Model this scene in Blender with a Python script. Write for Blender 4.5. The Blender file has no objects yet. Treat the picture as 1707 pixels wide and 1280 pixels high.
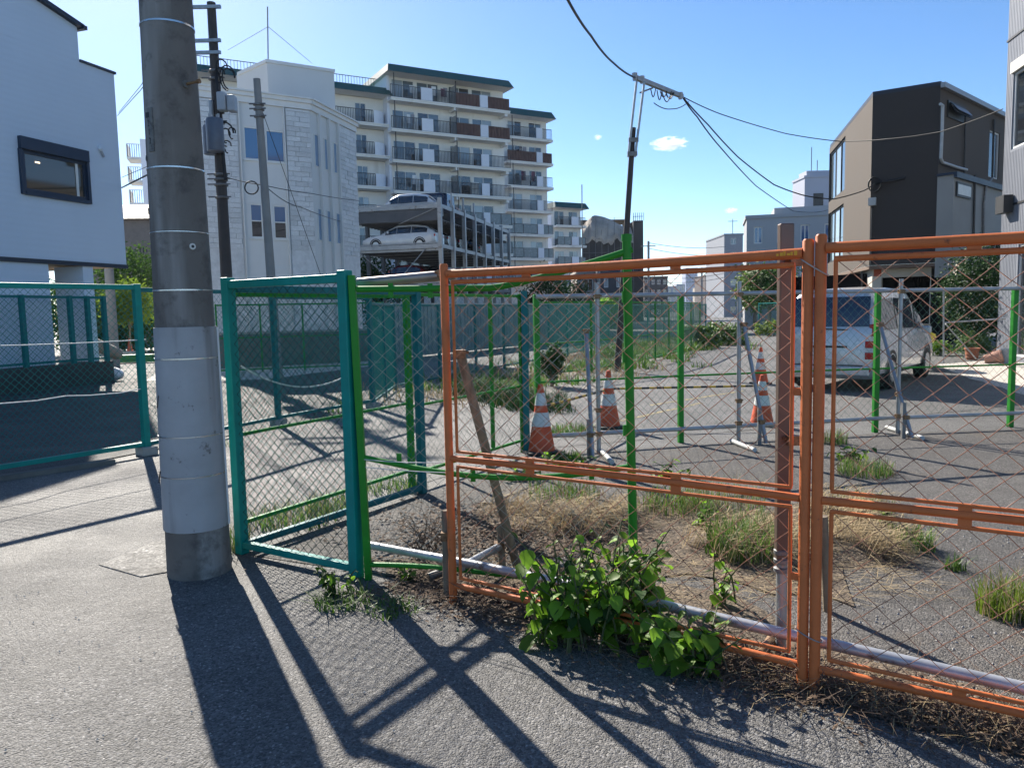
import bpy, bmesh, math, random
from mathutils import Vector, Matrix, noise
rnd = random.Random(7)
R = math.radians
SC = bpy.context.scene
COL = SC.collection

# ------------------------------------------------------------------ camera
CAM_H = 1.55; PITCH = R(5.3); ROLL = .021; FPX = 1283.0
_f = Vector((0, math.cos(PITCH), -math.sin(PITCH)))
_u0 = Vector((0, math.sin(PITCH), math.cos(PITCH)))
_r = Vector((1, 0, 0)) * math.cos(ROLL) - _u0 * math.sin(ROLL)
_u = Vector((1, 0, 0)) * math.sin(ROLL) + _u0 * math.cos(ROLL)
CAM = Vector((0, 0, CAM_H))
cd = bpy.data.cameras.new('camera'); cam = bpy.data.objects.new('camera', cd); COL.objects.link(cam)
cd.sensor_width = 36; cd.lens = 36 * FPX / 1707; cd.clip_start = .05; cd.clip_end = 6000
m = Matrix((( _r.x, _u.x, -_f.x, 0), (_r.y, _u.y, -_f.y, 0), (_r.z, _u.z, -_f.z, CAM_H), (0, 0, 0, 1)))
cam.matrix_world = m
SC.camera = cam

# ------------------------------------------------------------------ sky, sun, exposure
SUN_AZ = R(-27.5); SUN_EL = R(34)
w = bpy.data.worlds.new('World'); SC.world = w; w.use_nodes = True
nt = w.node_tree; bg = nt.nodes['Background']
sky = nt.nodes.new('ShaderNodeTexSky'); sky.sky_type = 'NISHITA'; sky.sun_disc = False
sky.sun_elevation = SUN_EL; sky.sun_rotation = SUN_AZ
sky.altitude = 50; sky.air_density = .7; sky.dust_density = .2; sky.ozone_density = 1.7
hs_ = nt.nodes.new('ShaderNodeHueSaturation'); hs_.inputs['Saturation'].default_value = 1.2
nt.links.new(sky.outputs[0], hs_.inputs['Color']); nt.links.new(hs_.outputs[0], bg.inputs[0]); bg.inputs[1].default_value = .096
sd = bpy.data.lights.new('sun', 'SUN'); sd.energy = 5.0; sd.angle = R(.53); sd.color = (1, .93, .82)
sun = bpy.data.objects.new('sun', sd); COL.objects.link(sun)
sdir = Vector((math.sin(SUN_AZ) * math.cos(SUN_EL), math.cos(SUN_AZ) * math.cos(SUN_EL), math.sin(SUN_EL)))
sun.rotation_euler = sdir.to_track_quat('Z', 'Y').to_euler()
SC.view_settings.view_transform = 'Standard'; SC.view_settings.look = 'None'
SC.view_settings.gamma = 1; SC.view_settings.exposure = 1.06
SC.cycles.max_bounces = 6; SC.cycles.diffuse_bounces = 3; SC.cycles.glossy_bounces = 3
SC.cycles.transparent_max_bounces = 12; SC.cycles.transmission_bounces = 4
SC.cycles.volume_bounces = 4
SC.cycles.caustics_reflective = False; SC.cycles.caustics_refractive = False

# ------------------------------------------------------------------ helpers
def ray(x, y): return _f + _r * ((x - 853.5) / FPX) - _u * ((y - 640) / FPX)
def gp(x, y, z=0):
    d = ray(x, y); return CAM + d * ((z - CAM_H) / d.z)
def at(x, y, Y):
    d = ray(x, y); return CAM + d * (Y / d.y)

def V(*a): return Vector(a)
class MB:
    """collects shapes, then links them as one mesh object"""
    def __init__(s): s.v = []; s.f = []
    def add(s, vs, fs):
        n = len(s.v); s.v += [tuple(v) for v in vs]; s.f += [tuple(i + n for i in f) for f in fs]
    def box(s, x0, x1, y0, y1, z0, z1):
        s.add([(x0,y0,z0),(x1,y0,z0),(x1,y1,z0),(x0,y1,z0),(x0,y0,z1),(x1,y0,z1),(x1,y1,z1),(x0,y1,z1)],
              [(0,3,2,1),(4,5,6,7),(0,1,5,4),(1,2,6,5),(2,3,7,6),(3,0,4,7)])
    def obox(s, o, a, b, c):
        o, a, b, c = Vector(o), Vector(a), Vector(b), Vector(c)
        s.add([o,o+a,o+a+b,o+b,o+c,o+a+c,o+a+b+c,o+b+c],
              [(0,3,2,1),(4,5,6,7),(0,1,5,4),(1,2,6,5),(2,3,7,6),(3,0,4,7)])
    def quad(s, a, b, c, d): s.add([a,b,c,d], [(0,1,2,3)])
    def poly(s, pts): s.add(pts, [tuple(range(len(pts)))])
    def prism(s, pts, z0, z1):
        n = len(pts)
        s.add([(p[0],p[1],z0) for p in pts] + [(p[0],p[1],z1) for p in pts],
              [tuple(range(n))[::-1], tuple(range(n, 2*n))] + [(i,(i+1)%n,(i+1)%n+n,i+n) for i in range(n)])
    def tube(s, pts, r, n=8, cap=True):
        pts = [Vector(p) for p in pts]; k = len(pts)
        rs = r if isinstance(r, (list, tuple)) else [r]*k
        up = None; vs = []; fs = []
        for i, p in enumerate(pts):
            t = (pts[min(i+1,k-1)] - pts[max(i-1,0)])
            if t.length < 1e-9: t = Vector((0,0,1))
            t.normalize()
            if up is None: up = t.orthogonal().normalized()
            else:
                up = up - t * up.dot(t)
                up = up.normalized() if up.length > 1e-6 else t.orthogonal().normalized()
            b = t.cross(up)
            for j in range(n):
                a = 2*math.pi*j/n
                vs.append(p + (up*math.cos(a) + b*math.sin(a))*rs[i])
        for i in range(k-1):
            for j in range(n):
                fs.append((i*n+j, i*n+(j+1)%n, (i+1)*n+(j+1)%n, (i+1)*n+j))
        if cap: fs += [tuple(range(n))[::-1], tuple(range((k-1)*n, k*n))]
        s.add(vs, fs)
    def bar(s, a, b, w, h):
        """square bar from a to b (w across, h up)"""
        a, b = Vector(a), Vector(b); t = (b-a)
        side = t.cross(Vector((0,0,1)))
        if side.length < 1e-6*max(1,t.length) or abs(t.normalized().z) > .999: side = Vector((1,0,0))
        side.normalize(); up = side.cross(t).normalized()
        s.obox(a - side*w/2 - up*h/2, t, side*w, up*h)
    def lathe(s, prof, n=16, c=(0,0)):
        vs = []; fs = []; k = len(prof)
        for r, z in prof:
            for j in range(n):
                a = 2*math.pi*j/n; vs.append((c[0]+r*math.cos(a), c[1]+r*math.sin(a), z))
        for i in range(k-1):
            for j in range(n): fs.append((i*n+j, i*n+(j+1)%n, (i+1)*n+(j+1)%n, (i+1)*n+j))
        fs += [tuple(range(n))[::-1], tuple(range((k-1)*n, k*n))]
        s.add(vs, fs)
    def mesh(s, name, mat, smooth=False):
        me = bpy.data.meshes.new(name); me.from_pydata(s.v, [], s.f)
        if mat: me.materials.append(mat)
        if smooth:
            me.polygons.foreach_set('use_smooth', [True]*len(me.polygons))
            try: me.set_sharp_from_angle(angle=R(40))
            except Exception: pass
        return me
    def build(s, name, mat, parent=None, smooth=False, loc=None, bevel=0):
        o = bpy.data.objects.new(name, s.mesh(name, mat, smooth)); COL.objects.link(o)
        if parent: o.parent = parent
        if loc is not None: o.location = loc
        if bevel:
            b = o.modifiers.new('bevel', 'BEVEL'); b.width = bevel; b.segments = 2; b.limit_method = 'ANGLE'
        return o

def tag(o, label=None, cat=None, group=None, kind=None):
    if label: o['label'] = label
    if cat: o['category'] = cat
    if group: o['group'] = group
    if kind: o['kind'] = kind
    return o
def thing(name, label, cat, loc=(0,0,0), rz=0, group=None):
    o = bpy.data.objects.new(name, None); COL.objects.link(o)
    o.empty_display_size = .2; o.location = loc; o.rotation_euler = (0,0,rz)
    return tag(o, label, cat, group)
def inst(name, me, parent=None, loc=(0,0,0), rot=(0,0,0), scale=(1,1,1)):
    o = bpy.data.objects.new(name, me); COL.objects.link(o)
    if parent: o.parent = parent
    o.location = loc; o.rotation_euler = rot; o.scale = scale
    return o
def copy_tree(o, parent=None):
    c = o.copy(); COL.objects.link(c)
    if parent: c.parent = parent; c.matrix_parent_inverse = o.matrix_parent_inverse
    for ch in list(o.children): copy_tree(ch, c)
    return c
def struct(o): o['kind'] = 'structure'; return o

# ------------------------------------------------------------------ materials
MATS = {}
def mat(name, col, rough=.6, metal=0., var=.12, vs=4., bump=0., bs=60., spots=None, streak=None, spec=.5, rndvar=0., trans=0., alpha=1.):
    if name in MATS: return MATS[name]
    ma = bpy.data.materials.new(name); MATS[name] = ma; ma.use_nodes = True
    nt = ma.node_tree; N = nt.nodes; L = nt.links; bs_ = N['Principled BSDF']
    bs_.inputs['Roughness'].default_value = rough; bs_.inputs['Metallic'].default_value = metal
    bs_.inputs['Specular IOR Level'].default_value = spec
    tc = N.new('ShaderNodeTexCoord')
    oi = N.new('ShaderNodeObjectInfo')
    off = N.new('ShaderNodeVectorMath'); off.operation = 'ADD'
    comb = N.new('ShaderNodeCombineXYZ'); mul = N.new('ShaderNodeMath'); mul.operation = 'MULTIPLY'; mul.inputs[1].default_value = 37.
    L.new(oi.outputs['Random'], mul.inputs[0]); L.new(mul.outputs[0], comb.inputs[0]); L.new(mul.outputs[0], comb.inputs[1])
    L.new(tc.outputs['Object'], off.inputs[0]); L.new(comb.outputs[0], off.inputs[1])
    co = off.outputs[0]
    nz = N.new('ShaderNodeTexNoise'); nz.inputs['Scale'].default_value = vs; nz.inputs['Detail'].default_value = 6; nz.inputs['Roughness'].default_value = .6
    L.new(co, nz.inputs['Vector'])
    rp = N.new('ShaderNodeValToRGB'); rp.color_ramp.elements[0].position = .3; rp.color_ramp.elements[1].position = .7
    c = Vector(col)
    rp.color_ramp.elements[0].color = tuple(min(1,x*(1-var)) for x in c) + (1,)
    rp.color_ramp.elements[1].color = tuple(min(1,x*(1+var)) for x in c) + (1,)
    L.new(nz.outputs[0], rp.inputs[0]); out = rp.outputs[0]
    def mixc(fac, col2, prev):
        mx = N.new('ShaderNodeMix'); mx.data_type = 'RGBA'
        L.new(fac, mx.inputs[0]); L.new(prev, mx.inputs[6]); mx.inputs[7].default_value = tuple(col2) + (1,)
        return mx.outputs[2]
    if streak:   # vertical stains: (colour, scale, lo, hi)
        mp = N.new('ShaderNodeMapping'); mp.inputs['Scale'].default_value = (1,1,.09); L.new(co, mp.inputs[0])
        n2 = N.new('ShaderNodeTexNoise'); n2.inputs['Scale'].default_value = streak[1]; n2.inputs['Detail'].default_value = 5; L.new(mp.outputs[0], n2.inputs['Vector'])
        r2 = N.new('ShaderNodeMapRange'); r2.inputs[1].default_value = streak[2]; r2.inputs[2].default_value = streak[3]; L.new(n2.outputs[0], r2.inputs[0])
        out = mixc(r2.outputs[0], streak[0], out)
    if spots:    # (colour, scale, lo, hi)
        n3 = N.new('ShaderNodeTexNoise'); n3.inputs['Scale'].default_value = spots[1]; n3.inputs['Detail'].default_value = 8; n3.inputs['Roughness'].default_value = .7; L.new(co, n3.inputs['Vector'])
        r3 = N.new('ShaderNodeMapRange'); r3.inputs[1].default_value = spots[2]; r3.inputs[2].default_value = spots[3]; L.new(n3.outputs[0], r3.inputs[0])
        out = mixc(r3.outputs[0], spots[0], out)
    if rndvar:
        hs = N.new('ShaderNodeHueSaturation'); mr = N.new('ShaderNodeMapRange')
        mr.inputs[3].default_value = 1-rndvar; mr.inputs[4].default_value = 1+rndvar
        L.new(oi.outputs['Random'], mr.inputs[0]); L.new(mr.outputs[0], hs.inputs['Value']); L.new(out, hs.inputs['Color']); out = hs.outputs[0]
    L.new(out, bs_.inputs['Base Color'])
    rr = N.new('ShaderNodeMapRange'); rr.inputs[3].default_value = max(0,rough-.1); rr.inputs[4].default_value = min(1,rough+.12)
    L.new(nz.outputs[0], rr.inputs[0]); L.new(rr.outputs[0], bs_.inputs['Roughness'])
    if bump:
        n4 = N.new('ShaderNodeTexNoise'); n4.inputs['Scale'].default_value = bs; n4.inputs['Detail'].default_value = 4; L.new(co, n4.inputs['Vector'])
        bp = N.new('ShaderNodeBump'); bp.inputs['Strength'].default_value = bump; bp.inputs['Distance'].default_value = .01
        L.new(n4.outputs[0], bp.inputs['Height']); L.new(bp.outputs[0], bs_.inputs['Normal'])
    if trans:
        tr = N.new('ShaderNodeBsdfTranslucent'); L.new(out, tr.inputs[0])
        ms = N.new('ShaderNodeMixShader'); ms.inputs[0].default_value = trans
        L.new(bs_.outputs[0], ms.inputs[1]); L.new(tr.outputs[0], ms.inputs[2]); L.new(ms.outputs[0], N['Material Output'].inputs[0])
    return ma

def glass(name, tint=(.02,.03,.04), rough=.03, opq=.0):
    """window glass: dark room behind, mirror-like skin; opq mixes a plain curtain behind the pane"""
    if name in MATS: return MATS[name]
    ma = bpy.data.materials.new(name); MATS[name] = ma; ma.use_nodes = True
    b = ma.node_tree.nodes['Principled BSDF']
    b.inputs['Base Color'].default_value = tuple(tint)+(1,); b.inputs['Roughness'].default_value = rough
    b.inputs['Specular IOR Level'].default_value = .9; b.inputs['IOR'].default_value = 1.6
    return ma

def clear_glass(name, tint=(.6,.7,.75)):
    if name in MATS: return MATS[name]
    ma = bpy.data.materials.new(name); MATS[name] = ma; ma.use_nodes = True
    N = ma.node_tree.nodes; L = ma.node_tree.links
    t = N.new('ShaderNodeBsdfTransparent'); t.inputs[0].default_value = tuple(tint)+(1,)
    g = N.new('ShaderNodeBsdfGlossy'); g.inputs['Roughness'].default_value = .02
    fr = N.new('ShaderNodeFresnel'); fr.inputs[0].default_value = 1.5
    ms = N.new('ShaderNodeMixShader'); L.new(fr.outputs[0], ms.inputs[0]); L.new(t.outputs[0], ms.inputs[1]); L.new(g.outputs[0], ms.inputs[2])
    L.new(ms.outputs[0], N['Material Output'].inputs[0])
    return ma

def asphalt(name, base=.075, tint=(1,.98,.95), agg=420., patch=.25, stain=None, rough=.78, cracks=False):
    ma = bpy.data.materials.new(name); MATS[name] = ma; ma.use_nodes = True
    nt = ma.node_tree; N = nt.nodes; L = nt.links; b = N['Principled BSDF']
    geo = N.new('ShaderNodeNewGeometry'); co = geo.outputs['Position']
    def noi(sc, det=5, ro=.6):
        n = N.new('ShaderNodeTexNoise'); n.inputs['Scale'].default_value = sc; n.inputs['Detail'].default_value = det; n.inputs['Roughness'].default_value = ro
        L.new(co, n.inputs['Vector']); return n.outputs[0]
    def mrng(v, a, bb, c, d):
        r = N.new('ShaderNodeMapRange'); r.inputs[1].default_value = a; r.inputs[2].default_value = bb; r.inputs[3].default_value = c; r.inputs[4].default_value = d
        L.new(v, r.inputs[0]); return r.outputs[0]
    def math_(op, a, bb):
        q = N.new('ShaderNodeMath'); q.operation = op; L.new(a, q.inputs[0])
        if isinstance(bb, float): q.inputs[1].default_value = bb
        else: L.new(bb, q.inputs[1])
        return q.outputs[0]
    vo = N.new('ShaderNodeTexVoronoi'); vo.inputs['Scale'].default_value = agg/4; L.new(co, vo.inputs['Vector'])
    vo2 = N.new('ShaderNodeTexVoronoi'); vo2.inputs['Scale'].default_value = agg/2.2; L.new(co, vo2.inputs['Vector'])
    sep = N.new('ShaderNodeSeparateColor'); L.new(vo.outputs['Color'], sep.inputs[0])
    stone = mrng(sep.outputs[0], 0, 1, .50, 1.42)
    pale = mrng(sep.outputs[1], .93, .97, 0, 1.1)          # a few pale chips
    big = mrng(noi(.35, 4), .3, .7, 1-patch, 1+patch)
    mid = mrng(noi(1.7, 7, .75), .3, .7, .78, 1.18)
    fine = mrng(noi(38, 3), .3, .7, .8, 1.2)
    v = math_('MULTIPLY', math_('MULTIPLY', math_('MULTIPLY', math_('ADD', stone, pale), big), mid), fine)
    v = math_('MULTIPLY', v, float(base))
    cc = N.new('ShaderNodeCombineColor')
    for i in range(3): L.new(math_('MULTIPLY', v, float(tint[i])), cc.inputs[i])
    out = cc.outputs[0]
    if cracks:      # thin wandering cracks, only here and there
        wn = N.new('ShaderNodeTexNoise'); wn.inputs['Scale'].default_value = 2.2; wn.inputs['Detail'].default_value = 6; L.new(co, wn.inputs['Vector'])
        vm = N.new('ShaderNodeVectorMath'); vm.operation = 'MULTIPLY_ADD'; vm.inputs[1].default_value = (.7,.7,.7); L.new(wn.outputs['Color'], vm.inputs[0]); L.new(co, vm.inputs[2])
        vc = N.new('ShaderNodeTexVoronoi'); vc.feature = 'DISTANCE_TO_EDGE'; vc.inputs['Scale'].default_value = .55; L.new(vm.outputs[0], vc.inputs['Vector'])
        ck = math_('MULTIPLY', mrng(vc.outputs['Distance'], .0, .0045, 1, 0), mrng(noi(.6, 3), .52, .6, 0, .75))
        mx = N.new('ShaderNodeMix'); mx.data_type = 'RGBA'; L.new(ck, mx.inputs[0]); L.new(out, mx.inputs[6]); mx.inputs[7].default_value = (.02,.019,.018,1); out = mx.outputs[2]
    if stain:
        mx = N.new('ShaderNodeMix'); mx.data_type = 'RGBA'
        L.new(mrng(noi(stain[1], 8, .7), stain[2], stain[3], 0, 1), mx.inputs[0]); L.new(out, mx.inputs[6]); mx.inputs[7].default_value = tuple(stain[0])+(1,); out = mx.outputs[2]
    L.new(out, b.inputs['Base Color']); b.inputs['Specular IOR Level'].default_value = .45
    L.new(mrng(noi(1.1, 4), .3, .7, rough-.08, rough+.1), b.inputs['Roughness'])
    h = math_('ADD', math_('MULTIPLY', vo.outputs['Distance'], -.9), math_('MULTIPLY', vo2.outputs['Distance'], -.5))
    h = math_('ADD', h, math_('MULTIPLY', noi(9, 4), 1.2))
    bp = N.new('ShaderNodeBump'); bp.inputs['Strength'].default_value = .9; bp.inputs['Distance'].default_value = .008
    L.new(h, bp.inputs['Height']); L.new(bp.outputs[0], b.inputs['Normal'])
    return ma

TEAL = mat('teal_paint', (.0,.24,.205), .42, spec=.3, var=.12, vs=9, spots=((.05,.06,.05), 26, .66, .72))
TEALD = mat('teal_paint_dark', (.002,.14,.15), .45, spec=.3, var=.15, vs=7)
GREEN = mat('green_paint', (.018,.23,.018), .45, spec=.3, var=.14, vs=9, spots=((.16,.10,.05), 30, .68, .74))
ORANGE = mat('orange_paint', (.62,.165,.05), .55, spec=.25, var=.12, vs=7, bump=.15, bs=40, spots=((.22,.075,.04), 20, .60, .70))
ORANGEM = mat('orange_wire', (.36,.17,.11), .5, spec=.4, var=.2, vs=14, spots=((.2,.09,.06), 30, .55, .7))
TEALM = mat('teal_wire', (.0,.19,.17), .6, spec=.25, var=.1, vs=10)
DARKM = mat('black_green_wire', (.012,.05,.045), .6, spec=.25, var=.1, vs=10)
GREYM = mat('galvanised_wire', (.3,.34,.32), .5, metal=.2, var=.1, vs=10)
GREYGREENM = mat('grey_green_wire', (.09,.2,.16), .6, spec=.3, var=.15, vs=10)
STEEL = mat('galvanised_steel', (.34,.35,.36), .42, metal=.6, var=.2, vs=8, spots=((.16,.12,.09), 22, .62, .72))
STEELD = mat('weathered_steel', (.2,.2,.2), .55, metal=.4, var=.25, vs=10, spots=((.14,.09,.06), 16, .55, .68))
BROWNP = mat('brown_steel', (.13,.092,.075), .4, metal=.3, var=.15, vs=5, streak=((.13,.09,.07), 9, .5, .7))
WOOD = mat('weathered_wood', (.24,.19,.13), .8, var=.3, vs=5, bump=.4, bs=90, streak=((.13,.10,.07), 30, .45, .65))
CLAMP = mat('rusty_clamp', (.23,.14,.07), .55, metal=.4, var=.35, vs=40, spots=((.09,.045,.025), 60, .5, .65))
BLACKC = mat('black_cable', (.012,.012,.013), .55, var=.1)
DARK = mat('dark_metal', (.02,.022,.025), .5, var=.15)
DARKBLUE = mat('dark_blue_metal', (.012,.028,.06), .4, var=.15)
WHITE = mat('white_paint', (.72,.72,.70), .6, var=.05, vs=1.5)
ROPE = mat('white_rope', (.62,.63,.62), .7, var=.1, vs=20)
# ------------------------------------------------------------------ the ground
ASP = asphalt('asphalt', .138, tint=(1,.965,.925), agg=460., patch=.24, rough=.7, cracks=True, stain=((.055,.052,.05), .9, .64, .8))
ASP2 = ASP
ASP3 = asphalt('asphalt_lot', .10, tint=(1,.93,.86), patch=.22, stain=((.13,.105,.08), 1.4, .55, .75))
GRAV = asphalt('gravel', .17, tint=(1,.93,.84), agg=200, patch=.3)
SOIL = asphalt('soil', .12, tint=(1,.76,.53), agg=260, patch=.3, rough=.9)
CONC = mat('concrete', (.36,.35,.33), .85, var=.18, vs=3, bump=.3, bs=120, spots=((.2,.19,.17), 6, .55, .75))
CONCW = mat('pale_concrete', (.52,.48,.42), .85, var=.12, vs=3, bump=.25, bs=120)
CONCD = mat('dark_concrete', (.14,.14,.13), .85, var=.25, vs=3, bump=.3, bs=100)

b = MB(); S = 700
b.quad((-S,-60,0),(S,-60,0),(S,1000,0),(-S,1000,0)); struct(b.build('ground', ASP))

def sheet(name, pts, z, m, jitter=0, sub=0, seed=1):
    r = random.Random(seed); out = []
    n = len(pts)
    for i in range(n):
        a, c = Vector(pts[i]), Vector(pts[(i+1)%n]); k = max(1, int((c-a).length/sub)) if sub else 1
        for j in range(k):
            p = a.lerp(c, j/k)
            if jitter: p = p + Vector((r.uniform(-jitter,jitter), r.uniform(-jitter,jitter)))
            out.append((p.x,p.y,z))
    bm = bmesh.new(); vs = [bm.verts.new(p) for p in out]; f = bm.faces.new(vs)
    bmesh.ops.triangulate(bm, faces=[f])
    me = bpy.data.meshes.new(name); bm.to_mesh(me); bm.free(); me.materials.append(m)
    for p in me.polygons:
        if p.normal.z < 0: p.flip()
    o = bpy.data.objects.new(name, me); COL.objects.link(o); return struct(o)

# side street between the teal fences, running off to the right
sheet('side_street', [(-4.15,8.95),(-.85,6.95),(.2,8.6),(7,11.2),(12,15),(26,42),(40,75),(34,80),(9,36),(4.6,20),(1.9,14.6),(-1.2,13.0),(-2.6,12.2)], .004, ASP2)
# gravel lot overgrown with weeds, between street and far fence
sheet('gravel_lot', [(-2.3,13.2),(-.6,13.2),(1.6,15.4),(4.2,20.5),(8.2,34),(11.5,42),(9.5,42),(4,32),(.6,24),(-2.3,16.2)], .008, GRAV, .15, .8)
# enclosed lot behind the orange fence
sheet('fenced_lot', [(-1.7,4.9),(-.9,4.55),(-.3,4.15),(1.2,3.12),(3.4,1.6),(9,5),(9,9.4),(4.4,9.2),(.3,8.3),(-.8,6.5)], .0042, ASP3, .03, .4)
# soil strip under the fence line, gathering dry leaves
sheet('soil_strip', [(-1.0,4.75),(-.55,4.28),(-.2,3.92),(.35,3.62),(.75,3.2),(1.25,2.86),(1.8,2.45),(2.7,1.7),(3.0,2.1),(2.05,2.78),(1.5,3.3),(1.25,3.9),(.9,4.2),(.2,4.4),(-.35,4.7)], .009, SOIL, .05, .12, 5)
sheet('soil_mound_patch', [(-.35,5.0),(.3,4.75),(1.0,4.3),(1.75,3.9),(2.0,4.4),(2.3,5.3),(1.5,5.9),(.3,6.2),(-.3,6.1)], .0125, SOIL, .09, .15, 9)
# low kerb of the lot in front of the white house
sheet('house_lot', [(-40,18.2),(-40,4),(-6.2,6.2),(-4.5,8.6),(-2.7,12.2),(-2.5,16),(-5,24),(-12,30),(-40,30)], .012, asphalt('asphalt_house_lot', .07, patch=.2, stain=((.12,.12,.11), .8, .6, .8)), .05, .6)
b = MB()
for p, q in (((-9.2,3.65),(-6.4,6.15)),((-6.35,6.2),(-4.42,8.35))):
    p, q = Vector(p+(0,)), Vector(q+(0,)); d = (q-p); n = Vector((d.y,-d.x,0)).normalized()*.12
    b.obox(p, d, n, (0,0,.05))
struct(b.build('kerb', CONCD))
sheet('pale_path', [tuple(gp(*q))[:2] for q in ((1562,608),(1590,622),(1650,642),(1740,668),(1740,604),(1640,602))], .010, CONCW, .04, .5)
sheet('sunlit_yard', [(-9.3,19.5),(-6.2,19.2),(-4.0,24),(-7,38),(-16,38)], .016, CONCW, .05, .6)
# patch of concrete let into the asphalt beside the pole
b = MB(); pts = [gp(165,942),(gp(262,902)),(gp(300,918)),(gp(300,950)),(gp(235,962))]
b.prism([(p.x,p.y) for p in pts], -.02, .006); struct(b.build('concrete_patch', asphalt('patch_concrete', .24, tint=(1,.95,.88), agg=300, patch=.2, stain=((.1,.095,.085), 7, .5, .65))))
# faded yellow parking line in the far lot
YEL = mat('faded_yellow_line', (.34,.27,.11), .8, var=.3, vs=8, spots=((.1,.095,.085), 14, .46, .56))
b = MB()
for a, c in (((1080,676),(1235,652)),((1030,702),(1165,672))):
    p, q = gp(*a), gp(*c); d = q-p; n = Vector((d.y,-d.x,0)).normalized()*.09
    b.quad(p+V(0,0,.0085), p+n+V(0,0,.0085), q+n+V(0,0,.0085), q+V(0,0,.0085))
struct(b.build('parking_line', YEL))

# ------------------------------------------------------------------ big concrete utility pole
PX, PY = -1.955, 4.64
pole = thing('utility_pole', 'thick grey concrete utility pole standing in the foreground asphalt', 'utility pole', (PX,PY,0))
POLEC = mat('pole_concrete', (.165,.15,.135), .9, var=.16, vs=3.2, bump=.35, bs=140, streak=((.30,.29,.275), 4.2, .56, .68), spots=((.075,.068,.062), 6, .5, .72))
def pr(z): return .187 - z*.0128
b = MB(); b.lathe([(pr(z), z) for z in (-.3,0,.5,1,1.5,2,2.5,3,3.5,4,5,6,8,9.5)], 40); b.build('shaft', POLEC, pole, True)
b = MB(); zs = [.29,.295,.6,.9,1.2,1.50,1.505]
b.lathe([(pr(z)+.009, z) for z in zs], 40)
WRAP = mat('grey_wrap_sheet', (.36,.37,.385), .5, var=.12, vs=3.5, bump=.08, bs=18, streak=((.19,.19,.19), 7, .53, .72), spots=((.10,.09,.08), 9, .60, .68))
wr = b.build('wrap_sheet', WRAP, pole, True)
b = MB(); b.tube([(.205,-.02,.30),(.200,-.02,1.50)], .006, 6); b.build('seam', WHITE, wr)
BAND = mat('steel_band', (.55,.56,.57), .25, metal=.9, var=.1)
for z, t in ((.62,.003),(.86,.003),(1.32,.004),(1.72,.004),(1.735+.32,.002),(2.42,.004),(3.23,.005)):
    b = MB(); r0 = pr(z) + (.009 if z < 1.5 else 0)
    b.lathe([(r0-.003,z-t),(r0+.0035,z-t),(r0+.0035,z+t),(r0-.003,z+t)], 40)
    b.build('band', BAND, pole, True)
def on_pole(x, y, out=0):
    """the point of the shaft seen at a pixel, relative to the pole foot"""
    d = ray(x, y); o = CAM - V(PX,PY,0); rr = .16
    A = d.x*d.x+d.y*d.y
    for _ in range(4):
        B = 2*(o.x*d.x+o.y*d.y); C_ = o.x**2+o.y**2-(rr+out)**2
        disc = max(B*B-4*A*C_, 0); t = (-B-math.sqrt(disc))/(2*A); p = o+d*t; rr = pr(p.z)
    return p
# step bolt
p = on_pole(309,141); n = V(p.x,p.y,0).normalized()
b = MB(); b.tube([p+n*-.01, p+n*.012], .022, 14); s = b.build('bolt_socket', CONCD, pole)
b = MB(); e = V(.95,-.3,.08).normalized(); b.tube([p, p+e*.085], .008, 8); b.tube([p+e*.085, p+e*.10], .014, 8); b.build('step_bolt', CLAMP, pole)
# ringed socket holes
RING = mat('pale_ring', (.62,.62,.6), .5)
for q in ((321,411),(245,264),(248,352)):
    p = on_pole(*q); n = V(p.x,p.y,0).normalized(); t = n.cross(V(0,0,1)).normalized()
    b = MB(); big = q[0] == 321
    for k in range(16):
        a0, a1 = 2*math.pi*k/16, 2*math.pi*(k+1)/16
        P = lambda a, r_, d: p + t*(math.cos(a)*r_) + V(0,0,math.sin(a)*r_) + n*d
        b.quad(P(a0,.009,.004),P(a1,.009,.004),P(a1,.018,.004),P(a0,.018,.004)); b.quad(P(a0,.018,.004),P(a1,.018,.004),P(a1,.019,-.004),P(a0,.019,-.004))
    o = b.build('socket_ring', RING if big else CONCD, pole)
    b = MB(); b.poly([p + t*(math.cos(k*.524)*.010) + V(0,0,math.sin(k*.524)*.010) + n*.003 for k in range(12)]); b.build('hole', DARK, o)

def text_mesh(name, body, size, m, extrude=.001):
    cu = bpy.data.curves.new(name, 'FONT'); cu.body = body; cu.size = size; cu.extrude = extrude; cu.align_x = 'CENTER'; cu.align_y = 'CENTER'
    tmp = bpy.data.objects.new(name, cu); COL.objects.link(tmp)
    dg = bpy.context.evaluated_depsgraph_get(); me = bpy.data.meshes.new_from_object(tmp.evaluated_get(dg))
    bpy.data.objects.remove(tmp); me.materials.clear(); me.materials.append(m); me.name = name
    return me
# number plate running down the pole
PLATE = mat('pole_plate', (.17,.17,.16), .6, var=.2, vs=14, spots=((.07,.065,.06), 22, .5, .62))
p0, p1 = on_pole(247,181), on_pole(254,253); n = V((p0.x+p1.x),(p0.y+p1.y),0).normalized(); t = V(0,0,1).cross(n).normalized()
b = MB(); b.obox(p1 - t*.021 - n*.006, t*.042, V(0,0,p0.z-p1.z), n*.012); pl = b.build('number_plate', PLATE, pole, bevel=.002)
for k, ch in enumerate('212'):
    c = p0.lerp(p1, .36+.2*k) + n*.0075
    o = inst('digit', text_mesh('digit', ch, .05, DARK), pl); o.matrix_local = Matrix.Translation(c) @ Matrix((t, V(0,0,1), n)).transposed().to_4x4() @ Matrix.Scale(.62, 4, V(1,0,0))
b = MB(); c = p0.lerp(p1,.14)+n*.0075; b.obox(c-t*.016-V(0,0,.02), t*.03, V(0,0,.03), n*.002); b.build('smudge', DARK, pl)
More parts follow.
